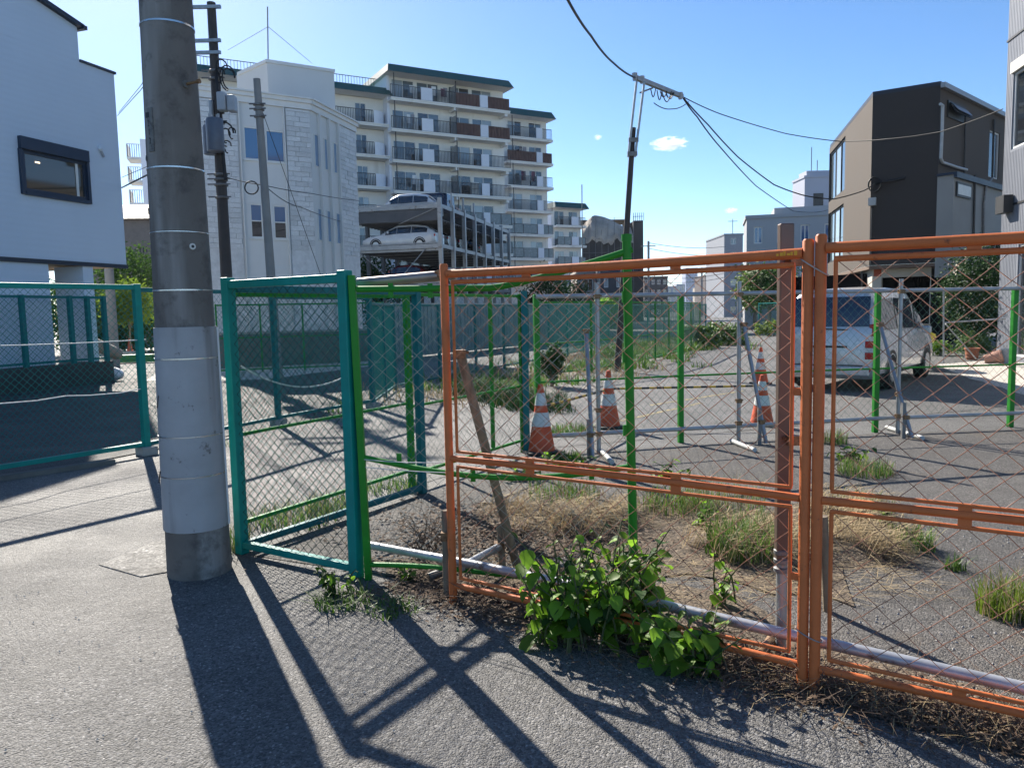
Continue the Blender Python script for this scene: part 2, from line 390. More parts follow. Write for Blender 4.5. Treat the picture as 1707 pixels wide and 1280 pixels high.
# black scuffs and torn tape on the wrap sheet
for q, q2, wd in (((262,680),(264,660),.004),((258,690),(260,686),.012),((267,785),(265,805),.007),((254,598),(256,585),.005)):
    p, e = on_pole(*q, out=.012), on_pole(*q2, out=.012); b = MB(); b.bar(p, e, wd, .002); b.build('scuff', DARK, wr)

# ------------------------------------------------------------------ chain-link panels
MESHC = {}
def chain(W, H, d, e, r, m):
    key = (round(W,2), round(H,2), d, e, r, m.name)
    if key in MESHC: return MESHC[key]
    d = d/2; nw = max(1, int(W/d)); d = W/nw; nz = int(H/(e/2)); dz = H/nz; b = MB(); rg = random.Random(3)
    for i in range(nw):
        vs = []; fs = []
        for k in range(nz+1):
            side = 1 if (k+i) % 2 else -1
            x = (i+.5)*d + side*d/2*(1 if 0 < k < nz else .9); z = k*dz; y = side*r*.9
            x = min(max(x, .002), W-.002)
            x += rg.uniform(-.04,.04)*d; z += rg.uniform(-.03,.03)*e
            vs += [(x+r*1.4, y, z), (x, y+r, z), (x-r*1.4, y, z), (x, y-r, z)]
        for k in range(nz):
            for j in range(4): fs.append((k*4+j, k*4+(j+1)%4, k*4+4+(j+1)%4, k*4+4+j))
        b.add(vs, fs)
    MESHC[key] = b.mesh('wire_mesh', m); MESHC[key].polygons.foreach_set('use_smooth', [True]*len(MESHC[key].polygons)); return MESHC[key]

def panel(name, label, p0, p1, H, m, wire, post=.06, rail=.042, zb=.06, d=.056, e=.056, r=.0016, mid=(), posts=(1,1), square=True, group=None, stiles=(), top=True, cap=0., bottom=True, block=False, mesh_to=None, wire_y=0., wz0=None, lean=0.):
    """one fence panel: posts, rails, stiles and its wire mesh; local x runs along the panel"""
    p0 = Vector((p0[0],p0[1],p0[2] if len(p0) > 2 else 0)); p1 = Vector((p1[0],p1[1],0)); dv = p1-Vector((p0.x,p0.y,0)); W = dv.length
    t = thing(name, label, 'fence', p0, math.atan2(dv.y, dv.x), group)
    if lean: t.rotation_euler[0] = lean
    for k, on in enumerate(posts):
        if not on: continue
        x = W if k else 0; b = MB()
        if square: b.box(x-post/2, x+post/2, -post/2, post/2, 0, H+cap)
        else: b.tube([(x,0,0),(x,0,H+cap)], post/2, 12)
        po = b.build('post', m, t, not square, bevel=.006 if square else 0)
        if block:
            b = MB(); b.box(x-.09, x+.09, -.09, .09, 0, .1); b.build('footing', CONC, t, bevel=.01)
    zt = H - rail/2 - .01
    a, c = post/2*posts[0], W-post/2*posts[1]
    def rl(nm, z, rr):
        b = MB()
        if square and nm != 'mid_rail': b.box(a, c, -rr/2, rr/2, z-rr/2, z+rr/2); b.build(nm, m, t, bevel=.004)
        else: b.tube([(a,0,z),(c,0,z)], rr/2, 10); b.build(nm, m, t, True)
    if top: rl('top_rail', zt, rail)
    if bottom: rl('bottom_rail', zb+rail/2, rail*.9)
    for z in mid: rl('mid_rail', z, rail*.8)
    for x in stiles:
        b = MB(); b.box(x-rail*.45, x+rail*.45, -.0195+.0, .0195, zb+rail+.001, zt-rail/2-.001); b.build('stile', m, t, bevel=.003)
    z0 = (zb+rail if wz0 is None else wz0)
    inst('wire_mesh', chain(c-a, zt-rail/2-z0, d, e, r, wire), t, (a, wire_y, z0))
    return t

A = (-1.81,4.98); Bp = (-.945,4.44); Cc = (-.80,6.59)
panel('gate_panel', 'teal gate panel of dense dark mesh right of the concrete pole', A, Bp, 1.80, TEAL, DARKM, post=.066, rail=.05, zb=.04, cap=.01, r=.0021, d=.072, e=.064)
panel('fence_panel', 'teal fence panel running back from the gate post behind its mesh', (A[0]+.03,A[1]+.04), Cc, 1.775, TEALD, TEALM, post=.062, rail=.05, zb=.03, posts=(0,1), r=.0016, d=.072, e=.064)
panel('fence_panel', 'bright green mesh panel along the side street behind the teal gate', (-1.83,5.06), (-.91,6.68), 1.73, GREEN, GREYGREENM, post=.035, rail=.03, zb=.17, mid=(.78,), d=.1, e=.1, r=.0013, posts=(1,1))
panel('fence_panel', 'green mesh panel between the paired green posts and the teal corner post', (-.90,6.77), (.10,8.45), 1.75, GREEN, GREYGREENM, post=.035, rail=.03, zb=.12, mid=(.74,), d=.1, e=.1, r=.0013, stiles=(.55,1.35))
b = MB(); b.box(-.035,.035,-.035,.035,0,1.78); tag(b.build('corner_post', TEALD, None, loc=(.15,8.41,0), bevel=.006), 'dark teal corner post beside the left striped cone', 'post')
b = MB(); b.box(-.05,.05,-.05,.05,1.775,1.80)
# left teal fence across the frame edge
LP = [(-6.35,5.75),(-4.24,8.8),(-3.36,10.95),(-2.35,12.87)]
panel('fence_panel', 'wide teal fence panel at the left edge in front of the shaded lot', LP[0], LP[1], 1.96, TEAL, TEALM, post=.075, rail=.055, zb=.10, block=True, posts=(1,1), d=.075, e=.075, r=.0021)
panel('fence_panel', 'teal fence panel directly behind the concrete pole', LP[1], LP[2], 1.93, TEALD, TEALM, post=.07, rail=.05, zb=.10, posts=(0,1), block=True, d=.075, e=.075, r=.0021)
panel('fence_panel', 'teal fence panel behind the gate, seen through two layers of mesh', LP[2], LP[3], 1.87, TEALD, TEALM, post=.07, rail=.05, zb=.10, posts=(0,1), block=True, d=.075, e=.075, r=.0021)

# orange fence, double rails and wide diamonds
def orange(p0, p1, label, Lb, H=1.80, posts=(1,1)):
    p0 = Vector(p0+(0,)); p1 = Vector(p1+(0,)); dv = p1-p0; W = dv.length
    t = thing('orange_fence_panel', label, 'fence', p0, math.atan2(dv.y,dv.x), 'orange mesh fence panels')
    for k in (0,1):
        if not posts[k]: continue
        x = W*k; b = MB(); b.tube([(x,0,0),(x,0,H),(x,0,H+.008)], [.0215,.0215,.016], 14); b.build('post', ORANGE, t, True)
    a, c = .02, W-.02
    def tb(nm, z, r_, x0=a, x1=c, sag=0):
        b = MB(); b.tube([(x0+(x1-x0)*k/6, 0, z+sag*math.sin(math.pi*k/6)) for k in range(7)], r_, 10); b.build(nm, ORANGE, t, True)
    tb('top_rail', H-.045, .021, sag=-.006); tb('mesh_rail', H-.088, .0115, a+.03, c-.03, -.006)
    tb('mid_rail', Lb, .0165, sag=.008); tb('mesh_rail', Lb+.040, .008, a+.03, c-.03); tb('mesh_rail', Lb-.040, .008, a+.03, c-.03)
    tb('bottom_rail', .10, .0165, sag=.01); tb('mesh_rail', .148, .009, a+.03, c-.03)
    for x in (a+.034, c-.034):
        b = MB(); b.tube([(x,0,.15),(x,0,Lb-.045)], .008, 8); b.build('side_rod', ORANGE, t, True)
        b = MB(); b.tube([(x,0,Lb+.045),(x,0,H-.09)], .008, 8); b.build('side_rod', ORANGE, t, True)
    for z, hs in ((H-.066,.03),(Lb,.09),(.124,.06)):
        for f in (.28,.7):
            b = MB(); b.box(W*f-.022, W*f+.022, -.006, .006, z-hs/2, z+hs/2); b.build('bracket', ORANGE, t)
    for z in (.45,1.2):
        b = MB(); b.box(c-.034, c+.004, -.004, .004, z, z+.03); b.build('bracket', ORANGE, t)
    for z0, z1 in ((.15, Lb-.04), (Lb+.04, H-.092)):
        inst('wire_mesh', chain(W-.11, z1-z0, .112, .094, .0016, ORANGEM), t, (.055, 0, z0))
    return t
O1 = (-.34,4.02); O2 = (1.155,3.005); od = Vector((O2[0]-O1[0], O2[1]-O1[1])).normalized()
orange(O1, O2, 'orange mesh fence panel between the weedy corner and the paired orange posts', .79)
O3 = (O2[0]+od.x*.047, O2[1]+od.y*.047); O4 = (O3[0]+od.x*1.8, O3[1]+od.y*1.8)
orange(O3, O4, 'orange mesh fence panel cut by the right edge of the photo', .79, 1.815)
WIRE = mat('tie_wire', (.45,.43,.40), .4, metal=.7)
def loop_tie(c, rx, ry, ang, tilt, m=WIRE, r_=.0028, lab=''):
    b = MB(); t = Vector((math.cos(ang), math.sin(ang),0)); n = V(-t.y,t.x,0)
    b.tube([Vector(c) + t*rx*math.cos(a) + n*ry*math.sin(a) + V(0,0,tilt*math.cos(a)) for a in [2*math.pi*k/18 for k in range(19)]], r_, 6, False)
    return tag(b.build('wire_tie', m, None, True), lab, 'wire tie', 'wire ties on the orange posts')
mid = ((O2[0]+O3[0])/2,(O2[1]+O3[1])/2)
loop_tie((mid[0],mid[1],1.70), .052, .027, math.atan2(od.y,od.x), -.035, lab='wire loop binding the paired orange posts near their top')
loop_tie((mid[0],mid[1],.235), .052, .027, math.atan2(od.y,od.x), -.02, lab='wire loop binding the paired orange posts near the ground')

# worn yellow stencil marks on the orange top rail
YM = mat('yellow_stencil', (.85,.42,.03), .6)
op_ = [o for o in bpy.data.objects if o.name.startswith('orange_fence_panel')][0]; Lw = (Vector(O2)-Vector(O1)).length
for k in range(6):
    b = MB(); x0 = Lw-.115+k*.0135; b.box(x0, x0+.008+.003*(k % 2), -.0222, -.0205, 1.748, 1.757+.004*(k % 3)); b.build('stencil_mark', YM, op_)
# bent green fence panel behind the orange one
g0 = Vector((Bp[0]+.075,Bp[1]-.02,0)); g1 = V(.655,4.14,0)
gt = thing('bent_fence_panel', 'bent bright green fence panel sagging behind the orange panel', 'fence', g0, 0)
dv = g1-g0
def gpt(s, z, o=0): return V(dv.x*s, dv.y*s+o, z)
b = MB(); b.bar(gpt(0,0), gpt(0,1.78)+V(-.03,0,0), .04, .04); b.build('post', GREEN, gt, bevel=.004)
b = MB(); b.tube([gpt(1,0), gpt(1,1.0)+V(-.018,0,0), gpt(1,1.93)+V(-.03,0,0)], .024, 12); b.tube([gpt(1,1.915)+V(-.03,0,0), gpt(1,1.95)+V(-.03,0,0)], .028, 12); b.build('post', GREEN, gt, True)
def top_z(s): return 1.70 - .03*s + (.0 if s < .5 else .20*((s-.5)/.5)**1.25)
b = MB(); b.tube([gpt(s, top_z(s), -.05*math.sin(math.pi*s)) for s in [k/24 for k in range(25)]], .0185, 10); b.build('top_rail', GREEN, gt, True)
b = MB(); b.tube([gpt(s, .73-.09*math.sin(math.pi*s*.9), -.07*math.sin(math.pi*s)) for s in [k/14 for k in range(15)]], .016, 10); b.build('mid_rail', GREEN, gt, True)
b = MB(); b.tube([gpt(s, .09+.02*math.sin(s*6), -.08*math.sin(math.pi*s)) for s in [k/12 for k in range(13)]], .015, 10); b.build('bottom_rail', GREEN, gt, True)
for s, z in ((.13,1.70),(.28,1.69),(.14,.73),(.42,.66),(.85,.68)):
    b = MB(); q = gpt(s, z, -.05*math.sin(math.pi*s)); b.box(q.x-.014,q.x+.014,q.y-.006,q.y+.006,z-.05,z+.03); b.build('lug', GREEN, gt)
for z, r_ in ((1.3,.012),(.9,.012),(1.62,.012)):
    b = MB(); q = gpt(1,z)+V(-.045,0,0); b.box(q.x-.012,q.x+.012,q.y-.008,q.y+.008,z-.03,z+.03); b.build('lug', GREEN, gt)
# its loose wire mesh, sheared with the sagging frame
me = chain(dv.length-.06, 1.52, .1, .092, .0011, GREYM)
inst('wire_mesh', me, gt, (dv.x*.02, dv.y*.02, .12), (0,0,math.atan2(dv.y,dv.x)))

def pipe(name, label, cat, pts, r_, m=STEEL, n=12, group=None, parts=()):
    b = MB(); b.tube(pts, r_, n); o = b.build(name, m, None, True); tag(o, label, cat, group)
    for nm, bb, mm in parts: bb.build(nm, mm, o)
    return o
def clampb(p, s=.03):
    b = MB(); p = Vector(p); b.box(p.x-s,p.x+s,p.y-s,p.y+s,p.z-s*.8,p.z+s*.8); b.tube([p+V(-s*1.6,0,s*.3), p+V(s*1.6,0,s*.3)], s*.3, 6); return b
# long scaffold tube lying along the fence foot
def along(s, off, z):   # s metres along the orange line from its left post, off metres behind it
    return V(O1[0]+od.x*s - od.y*off, O1[1]+od.y*s + od.x*off, z)
pl0 = gp(608,908,.16); 
pipe('scaffold_tube', 'long grey scaffold tube lying behind the foot of the orange fence', 'scaffold tube', [V(-.98,4.72,.13), along(.0,.20,.155), along(.9,.17,.165), along(1.8,.13,.16), along(2.6,.12,.15), along(3.6,.11,.14)], .0243, mat('scaffold_grey', (.42,.43,.45), .4, metal=.45, var=.2, vs=6, spots=((.17,.13,.11), 9, .58, .66)))
# thick tube strapped on top of the bent green panel
pipe('scaffold_tube', 'short thick brown-grey tube strapped along the bent green top rail', 'scaffold tube', [at(598,472,4.55), at(742,459,4.35), at(760,457,4.33)], .03, mat('tube_brown', (.33,.27,.235), .35, metal=.5, var=.15, vs=6),
     parts=(('clamp', clampb(at(737,456,4.33), .026), CLAMP),))
# tall brown square tube behind the orange panel end
t = thing('brown_upright', 'tall brown steel upright clamped behind the paired orange posts', 'post', (1.172,3.30,0))
b = MB(); b.box(-.03,.03,-.022,.022,.44,1.90); b.build('shaft', BROWNP, t, bevel=.006)
b = MB(); b.tube([(0,0,0),(0,0,.46)], .024, 12); b.build('foot_tube', STEEL, t, True)
b = MB()
for z in (.40,.44,.48): b.lathe([(.03,z-.012),(.036,z-.008),(.036,z+.008),(.03,z+.012)], 14)
b.build('collar', STEELD, t, True)
for z in (1.74,.98): clampb((.03,-.03,z), .026).build('clamp', CLAMP, t)
pipe('scaffold_stub', 'short rusty tube end poking out at the foot of the brown upright', 'scaffold tube', [gp(1262,1098,.05), gp(1300,1085,.06)+V(.02,.14,0)], .0243, CLAMP)
# leaning wooden props
def prop(label, pts, r_, m, extra=()):
    o = thing('support_prop', label, 'prop', (pts[0].x,pts[0].y,0)); base = o.location.copy()
    b = MB(); b.tube([p-base for p in pts], r_, 10); b.build('shaft', m, o, True)
    for q in extra: clampb(Vector(q)-base, .028).build('clamp', CLAMP, o)
    return o
prop('weathered wooden prop leaning behind the left orange post', [gp(862,944), at(766,585,4.25)], .027, WOOD, (at(768,590,4.25),))
prop('short wooden stake beside the foot of the leaning prop', [gp(838,948), at(833,872,4.62)], .022, WOOD)
prop('weathered wooden stake at the foot of the left orange post', [gp(746,996), at(743,850,4.12)], .024, WOOD, (at(744,893,4.1),))
prop('split wooden stake standing behind the paired orange posts', [gp(1380,1020), at(1372,860,3.75)], .022, WOOD)
pipe('scaffold_tube', 'short tube jutting back from the long tube to the wooden prop', 'scaffold tube', [gp(770,945,.13), gp(838,908,.13)], .0243, STEEL, parts=(('clamp', clampb(gp(832,910,.13), .03), CLAMP),))
pipe('scaffold_stub', 'open tube end under the left orange post', 'scaffold tube', [gp(715,962,.03), gp(742,958,.05)+V(0,.08,0)], .0243, STEELD)
# white cord strung between green and orange posts
def cord(label, pts, r_=.004, m=ROPE, name='cord', cat='cord', group=None):
    b = MB(); P = [Vector(p) for p in pts]; b.tube(P, r_, 6); return tag(b.build(name, m, None, True), label, cat, group)
def sagline(a, c, sag, n=14):
    a, c = Vector(a), Vector(c); return [a.lerp(c, k/n) + V(0,0,-sag*4*(k/n)*(1-k/n)) for k in range(n+1)]
cord('upper of two white cords strung above the bent green mid rail', sagline(at(600,765,4.42), at(750,770,4.08), .01), .0025)
cord('lower of two white cords strung below the bent green mid rail', sagline(at(602,778,4.42), at(752,788,4.08), .005), .0025)
cord('white rope sagging in the mesh behind the teal gate', sagline(at(402,610,5.35), at(575,628,5.9), .11), .006)
cord('white rope strung across the left teal fence at mid height', sagline(at(0,567,7.3)+V(-1,-1,0), at(243,566,8.85), .03), .006)
cord('white rope drooping low across the left teal fence', [at(-40,676,7.2), at(60,668,7.6), at(110,660,8.0), at(150,659,8.2), at(200,655,8.5), at(240,647,8.8)], .006)
cord('thin white cord along the sagging top of the bent green panel', sagline(at(595,487,4.6), at(900,462,4.4), .02), .003)

# grey-railed green fence across the back of the lot
GL = [(.28,8.42),(1.95,8.86),(3.25,9.12),(4.42,9.3),(6.2,9.5),(8.0,9.7)]
glabs = ['green mesh panel with grey rails behind the left striped cones', 'green mesh panel with grey rails between the leaning props', 'green mesh panel with grey rails left of the silver van', 'green mesh panel with grey rails in front of the silver van', 'green mesh panel with grey rails at the right edge']
for i in range(5):
    t = panel('fence_panel', glabs[i], GL[i], GL[i+1], 1.74, GREEN, GREYGREENM, post=.06, rail=.028, zb=.10, mid=(.78,), posts=(1,1 if i == 4 else 0), square=True, d=.1, e=.1, r=.0014, top=False, bottom=False, wz0=.12)
zt = 1.715
pipe('scaffold_tube', 'long grey tube forming the top rail of the back green fence', 'scaffold tube', [V(g[0],g[1]-.055,zt) for g in GL], .0243, STEEL)
pipe('scaffold_tube', 'long grey tube low along the foot of the back green fence', 'scaffold tube', [V(g[0],g[1]-.055,z) for g, z in zip(GL,(.19,.17,.17,.18,.18,.18))], .0243, STEEL)
def brace(label, base, top_px, foot_px, d, lie):
    """upright tube with clamps, leaning prop and a short tube lying at its foot"""
    o = thing('tube_brace', label, 'scaffold brace', base)
    L0 = Vector(base)
    b = MB(); b.tube([V(0,-.1,0),V(0,-.1,1.85)], .0243, 12); b.build('upright', STEEL, o, True)
    a, c = at(*foot_px, d), at(*top_px, base[1]-.14)
    a.z = .02
    b = MB(); b.tube([a-L0, c-L0], .022, 12); b.build('leaning_tube', mat('prop_grey', (.22,.24,.28), .4, metal=.4, var=.15, vs=6), o, True)
    clampb(c-L0, .03).build('clamp', CLAMP, o)
    for z in (1.7,.48,.22): clampb((0,-.11,z), .03).build('clamp', CLAMP, o)
    b = MB(); q = a.lerp(c,.18)-L0; b.box(q.x-.02-.03,q.x+.02-.03,q.y-.02,q.y+.02,0,.42); b.build('stake', STEELD, o); clampb(q+V(-.01,-.02,.0), .028).build('clamp', CLAMP, o)
    p, e = gp(*lie[0], .03), gp(*lie[1], .03); b = MB(); b.tube([p-L0,e-L0], .026, 12); b.build('lying_tube', mat('pale_tube', (.5,.5,.48), .5, var=.2, vs=20), o, True)
brace('grey tube brace with leaning prop beside the middle striped cone', (.93,8.38,0), (977,552), (988,768), 7.95, ((1003,752),(1020,770)))
brace('grey tube brace with leaning prop left of the paired striped cones', (2.62,8.95,0), (1240,541), (1277,752), 8.6, ((1220,735),(1258,750)))
brace('grey tube brace with leaning prop in front of the silver van', (4.62,9.25,0), (1467,541), (1520,742), 8.75, ((1478,712),(1538,730)))
# ------------------------------------------------------------------ building kit
class Face:
    """a vertical facade plane: s runs along it (left to right from outside), d points outward"""
    def __init__(s, B, p0, p1, z=0.):
        s.B = B; s.o = Vector((p0[0],p0[1],0)) ; e = Vector((p1[0],p1[1],0)); s.U = (e-s.o).length; s.u = (e-s.o)/s.U
        s.n = Vector((s.u.y,-s.u.x,0)); s.b = B.location.copy() if B else Vector((0,0,0))
    def p(s, a, z, d=0.): return s.o + s.u*a + s.n*d + Vector((0,0,z)) - s.b
    def hit(s, x, y, d=0.):
        r_ = ray(x,y); oo = s.o + s.n*d; t = (oo-CAM).dot(s.n)/r_.dot(s.n); q = CAM + r_*t
        return (q-oo).dot(s.u), q.z
    def box(s, m, s0, s1, z0, z1, d0, d1): m.obox(s.p(s0,z0,d0), s.u*(s1-s0), s.n*(d1-d0), Vector((0,0,z1-z0)))
def wall(F, z0, z1, holes, m, s0=0., s1=None, dep=.12, name='wall', d=0.):
    s1 = F.U if s1 is None else s1
    us = sorted({s0,s1} | {h[0] for h in holes} | {h[1] for h in holes}); zs = sorted({z0,z1} | {h[2] for h in holes} | {h[3] for h in holes})
    b = MB()
    for i in range(len(us)-1):
        for j in range(len(zs)-1):
            cu, cz = (us[i]+us[i+1])/2, (zs[j]+zs[j+1])/2
            if any(h[0] < cu < h[1] and h[2] < cz < h[3] for h in holes): continue
            b.quad(F.p(us[i],zs[j],d),F.p(us[i+1],zs[j],d),F.p(us[i+1],zs[j+1],d),F.p(us[i],zs[j+1],d))
    for h in holes:
        a,c,e,g = h
        for (p,q) in (((a,e),(c,e)),((c,e),(c,g)),((c,g),(a,g)),((a,g),(a,e))):
            b.quad(F.p(p[0],p[1],d),F.p(p[0],p[1],d-dep),F.p(q[0],q[1],d-dep),F.p(q[0],q[1],d))
    return b.build(name, m, F.B)
def win(F, s0, s1, z0, z1, fm, gm, nx=1, nz=1, fw=.05, d=-.1, sill=None, name='window', gms=None):
    b = MB()
    F.box(b, s0,s1, z0,z0+fw, d,d+.06); F.box(b, s0,s1, z1-fw,z1, d,d+.06)
    F.box(b, s0,s0+fw, z0+fw,z1-fw, d,d+.06); F.box(b, s1-fw,s1, z0+fw,z1-fw, d,d+.06)
    for k in range(1,nx): x = s0+(s1-s0)*k/nx; F.box(b, x-fw*.4,x+fw*.4, z0+fw,z1-fw, d+.003,d+.055)
    for k in range(1,nz): z = z0+(z1-z0)*k/nz; F.box(b, s0+fw,s1-fw, z-fw*.4,z+fw*.4, d+.006,d+.052)
    wd = b.build(name, fm, F.B)
    for i in range(nx):
        for j in range(nz):
            a, c = s0+(s1-s0)*i/nx, s0+(s1-s0)*(i+1)/nx; e, g = z0+(z1-z0)*j/nz, z0+(z1-z0)*(j+1)/nz
            b = MB(); b.quad(F.p(a,e,d+.025),F.p(c,e,d+.025),F.p(c,g,d+.025),F.p(a,g,d+.025))
            b.build('pane', (gms[(i+j)%len(gms)] if gms else gm), wd)
    if sill:
        b = MB(); F.box(b, s0-.05,s1+.05, z0-.05,z0, -.02,.06); b.build('sill', sill, wd)
    return wd
GL_DARK = glass('glass_dark', (.015,.018,.022))
GL_BLUE = glass('glass_blue', (.05,.13,.27), .05)
GL_PALE = glass('glass_curtain', (.30,.34,.36), .08)
GL_MID = glass('glass_mid', (.10,.13,.15), .06)
GL_ROOM = glass('glass_room', (.075,.062,.045), .05)
PLASTER = mat('white_plaster', (.66,.66,.66), .8, var=.05, vs=.6, streak=((.54,.54,.54), 1.3, .55, .8))
CREAMP = mat('cream_plaster', (.62,.60,.54), .8, var=.06, vs=.5)

# ------------------------------------------------------------------ white house at the left
hc = at(211,443,20.5); he = Vector((.312,.95)).normalized()
hb = thing('white_house', 'tall white house on a dark plinth at the left edge', 'house', (hc.x-he.x*10,hc.y-he.y*10,0))
def hp(s, d=0): return (hc.x+he.x*(s-20)+he.y*d, hc.y+he.y*(s-20)-he.x*d)
F = Face(hb, hp(0), hp(20))
SIDING = mat('white_siding', (.62,.70,.80), .7, var=.03, vs=.8)
nt = SIDING.node_tree; wv = nt.nodes.new('ShaderNodeTexWave'); wv.bands_direction = 'Z'; wv.inputs['Scale'].default_value = 2.2; wv.inputs['Distortion'].default_value = 1.5; wv.inputs['Detail'].default_value = 3; wv.inputs['Detail Scale'].default_value = 6
tc_ = nt.nodes.new('ShaderNodeTexCoord'); nt.links.new(tc_.outputs['Object'], wv.inputs['Vector'])
bp_ = nt.nodes.new('ShaderNodeBump'); bp_.inputs['Strength'].default_value = .15; bp_.inputs['Distance'].default_value = .02; nt.links.new(wv.outputs[0], bp_.inputs['Height']); nt.links.new(bp_.outputs[0], nt.nodes['Principled BSDF'].inputs['Normal'])
zsof = 3.01
s0, zt_ = F.hit(34,229); s1, zb_ = F.hit(146,333)
zt_ = F.hit(34,229)[1]; zb_ = F.hit(40,318)[1]
st = F.hit(132,100)[0]; zlow = F.hit(192,125)[1]; zup = F.hit(131,47)[1]
W0 = wall(F, zsof, zlow, [(s0,s1,zb_,zt_)], SIDING, dep=.15)
b = MB(); zr = zup + .27*math.tan(R(12))*10
b.poly([F.p(0,zlow+.001), F.p(st,zlow+.001), F.p(st,zup), F.p(st-5,zup+1.1), F.p(0,zup)])
b.quad(F.p(st,zlow),F.p(st,zlow,-9),F.p(st,zup,-9),F.p(st,zup))
b.quad(F.p(20,zsof),F.p(20,zsof,-9),F.p(20,zlow,-9),F.p(20,zlow))
b.quad(F.p(0,zlow,-9),F.p(20,zlow,-9),F.p(20,zsof,-9),F.p(0,zsof,-9)); b.quad(F.p(0,zsof,-9),F.p(0,zsof),F.p(0,zup),F.p(0,zup,-9))
b.build('upper_wall', SIDING, hb)
ROOFD = mat('dark_roof', (.03,.04,.06), .45, metal=.3)
b = MB(); b.obox(F.p(st+.12,zup-.02,.12), F.u*-5.2+V(0,0,1.14), F.n*-9.3, V(0,0,.1)); b.obox(F.p(st-5.08,zup+1.12,.12), F.u*-9+V(0,0,-2), F.n*-9.3, V(0,0,.1)); b.build('roof', ROOFD, hb)
b = MB(); F.box(b, st+.16,st+.05,zup-.04,zup+.05,.16,-9); b.build('gutter', ROOFD, hb)
b = MB(); F.box(b, st,20.04,zlow,zlow+.06,.04,-9); b.build('parapet_cap', ROOFD, hb)
b = MB(); F.box(b, 0,20,zsof-.07,zsof-.001,-.02,-9); b.build('soffit', mat('tan_soffit', (.50,.36,.24), .8), hb)
b = MB(); F.box(b, -.0,20.03,zsof-.10,zsof-.0,.02,-.019); b.build('drip_edge', ROOFD, hb)
# ground storey: wall to the left, two columns, open carport behind
sw = F.hit(88,520)[0]; sc0 = F.hit(143,500)[0]; sc1 = F.hit(160,500)[0]
b = MB(); F.box(b, 0,sw,.55,zsof-.1,-.03,-4); b.build('ground_wall', SIDING, hb)
b = MB(); F.box(b, sc0,sc1,.55,zsof-.1,-.03,-.95); b.build('column', SIDING, hb)
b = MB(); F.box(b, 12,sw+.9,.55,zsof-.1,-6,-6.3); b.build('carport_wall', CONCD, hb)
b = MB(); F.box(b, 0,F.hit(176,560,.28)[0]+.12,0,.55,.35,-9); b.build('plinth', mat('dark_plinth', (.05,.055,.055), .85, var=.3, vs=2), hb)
# shuttered window
b = MB(); F.box(b, s0-.08,s1+.06,zt_-.26,zt_+.02,.10,-.02); b.build('shutter_box', DARKBLUE, hb, bevel=.01)
wd = win(F, s0,s1,zb_,zt_-.26, DARKBLUE, GL_ROOM, fw=.07, d=-.06, name='window')
b = MB(); F.box(b, s0-.10,s0,zb_-.08,zt_-.26,.06,-.05); F.box(b, s1,s1+.08,zb_-.08,zt_-.26,.06,-.05); F.box(b, s0,s1,zb_-.09,zb_-.001,.07,-.05); b.build('casing', DARKBLUE, wd)
b = MB(); a_ = s1-.28; F.box(b, a_,a_+.07,zb_+.07,zt_-.33,-.028,-.018); b.build('curtain_edge', WHITE, wd)
LAMP = bpy.data.materials.new('ceiling_lamp'); LAMP.use_nodes = True; LAMP.node_tree.nodes['Principled BSDF'].inputs['Emission Color'].default_value = (1,.75,.45,1); LAMP.node_tree.nodes['Principled BSDF'].inputs['Emission Strength'].default_value = 1.5
q = F.hit(64,271); b = MB(); F.box(b, q[0]-.06,q[0]+.06,q[1]-.015,q[1]+.015,-.03,-.022); b.build('ceiling_lamp', LAMP, wd)
q = F.hit(166,252); b = MB(); b.lathe([(.02,0),(.06,.04),(.06,.12),(.02,.14)], 12); o = b.build('vent_hood', SIDING, hb, True, loc=F.p(q[0],q[1],.03)); 
b = MB(); b.tube([F.p(q[0]+.02,q[1]-.0,.03),F.p(q[0]+.08,q[1]-.14,.05)], .03, 8); b.build('vent_spout', mat('vent_grey', (.3,.31,.33), .5), hb, True)
# inner fence on the plinth edge, in the house's shade
fo = .42
FP = [F.hit(x,560,.28)[0] for x in (-120,-50,40,120,149,176)]
for i in range(5):
    a, c = F.p(FP[i],0,.28)+hb.location, F.p(FP[i+1],0,.28)+hb.location
    a.z = .55
    panel('fence_panel', ['dark teal mesh panel on the house plinth, partly out of frame', 'dark teal mesh panel on the plinth at the left frame edge', 'dark teal mesh panel before the white ground-floor wall', 'narrow dark teal mesh panel before the carport', 'dark teal mesh panel ending at the plinth corner'][i], (a.x,a.y,.55), (c.x,c.y), 1.62, TEALD, DARKM, post=.1, rail=.06, zb=.05, posts=(1,1 if i == 4 else 0), d=.09, e=.09, r=.002)

# ------------------------------------------------------------------ pale stone-clad building
ZC = 9.82
wb = thing('stone_clad_building', 'pale three-storey building with stone-tile strips behind the dark pole', 'building', (-10,32,0))
P0 = at(338,300,28.2); P1 = at(521,300,30.3); P2 = at(594,300,34.0)
F1 = Face(wb, (P0.x,P0.y), (P1.x,P1.y)); F2 = Face(wb, (P1.x,P1.y), (P2.x,P2.y)); F0 = Face(wb, (P0.x-2.6,P0.y+3.4), (P0.x,P0.y))
PANEL = mat('pale_panel', (.66,.655,.64), .7, var=.04, vs=.8)
STONE = mat('stone_tile', (.62,.625,.63), .8, var=.14, vs=5, bump=.6, bs=30, rndvar=.12)
GROUT = mat('stone_backing', (.40,.41,.43), .85, var=.1)
def pxwin(F, x0, y0, x1, y1): 
    a, zt = F.hit(x0,y0); c, zb = F.hit(x1,y1); return (min(a,c), max(a,c), min(zb,zt), max(zb,zt))
h1 = [pxwin(F1,405,210,441,268), pxwin(F1,442,216,476,272), pxwin(F1,416,339,440,397), pxwin(F1,455,342,480,399)]
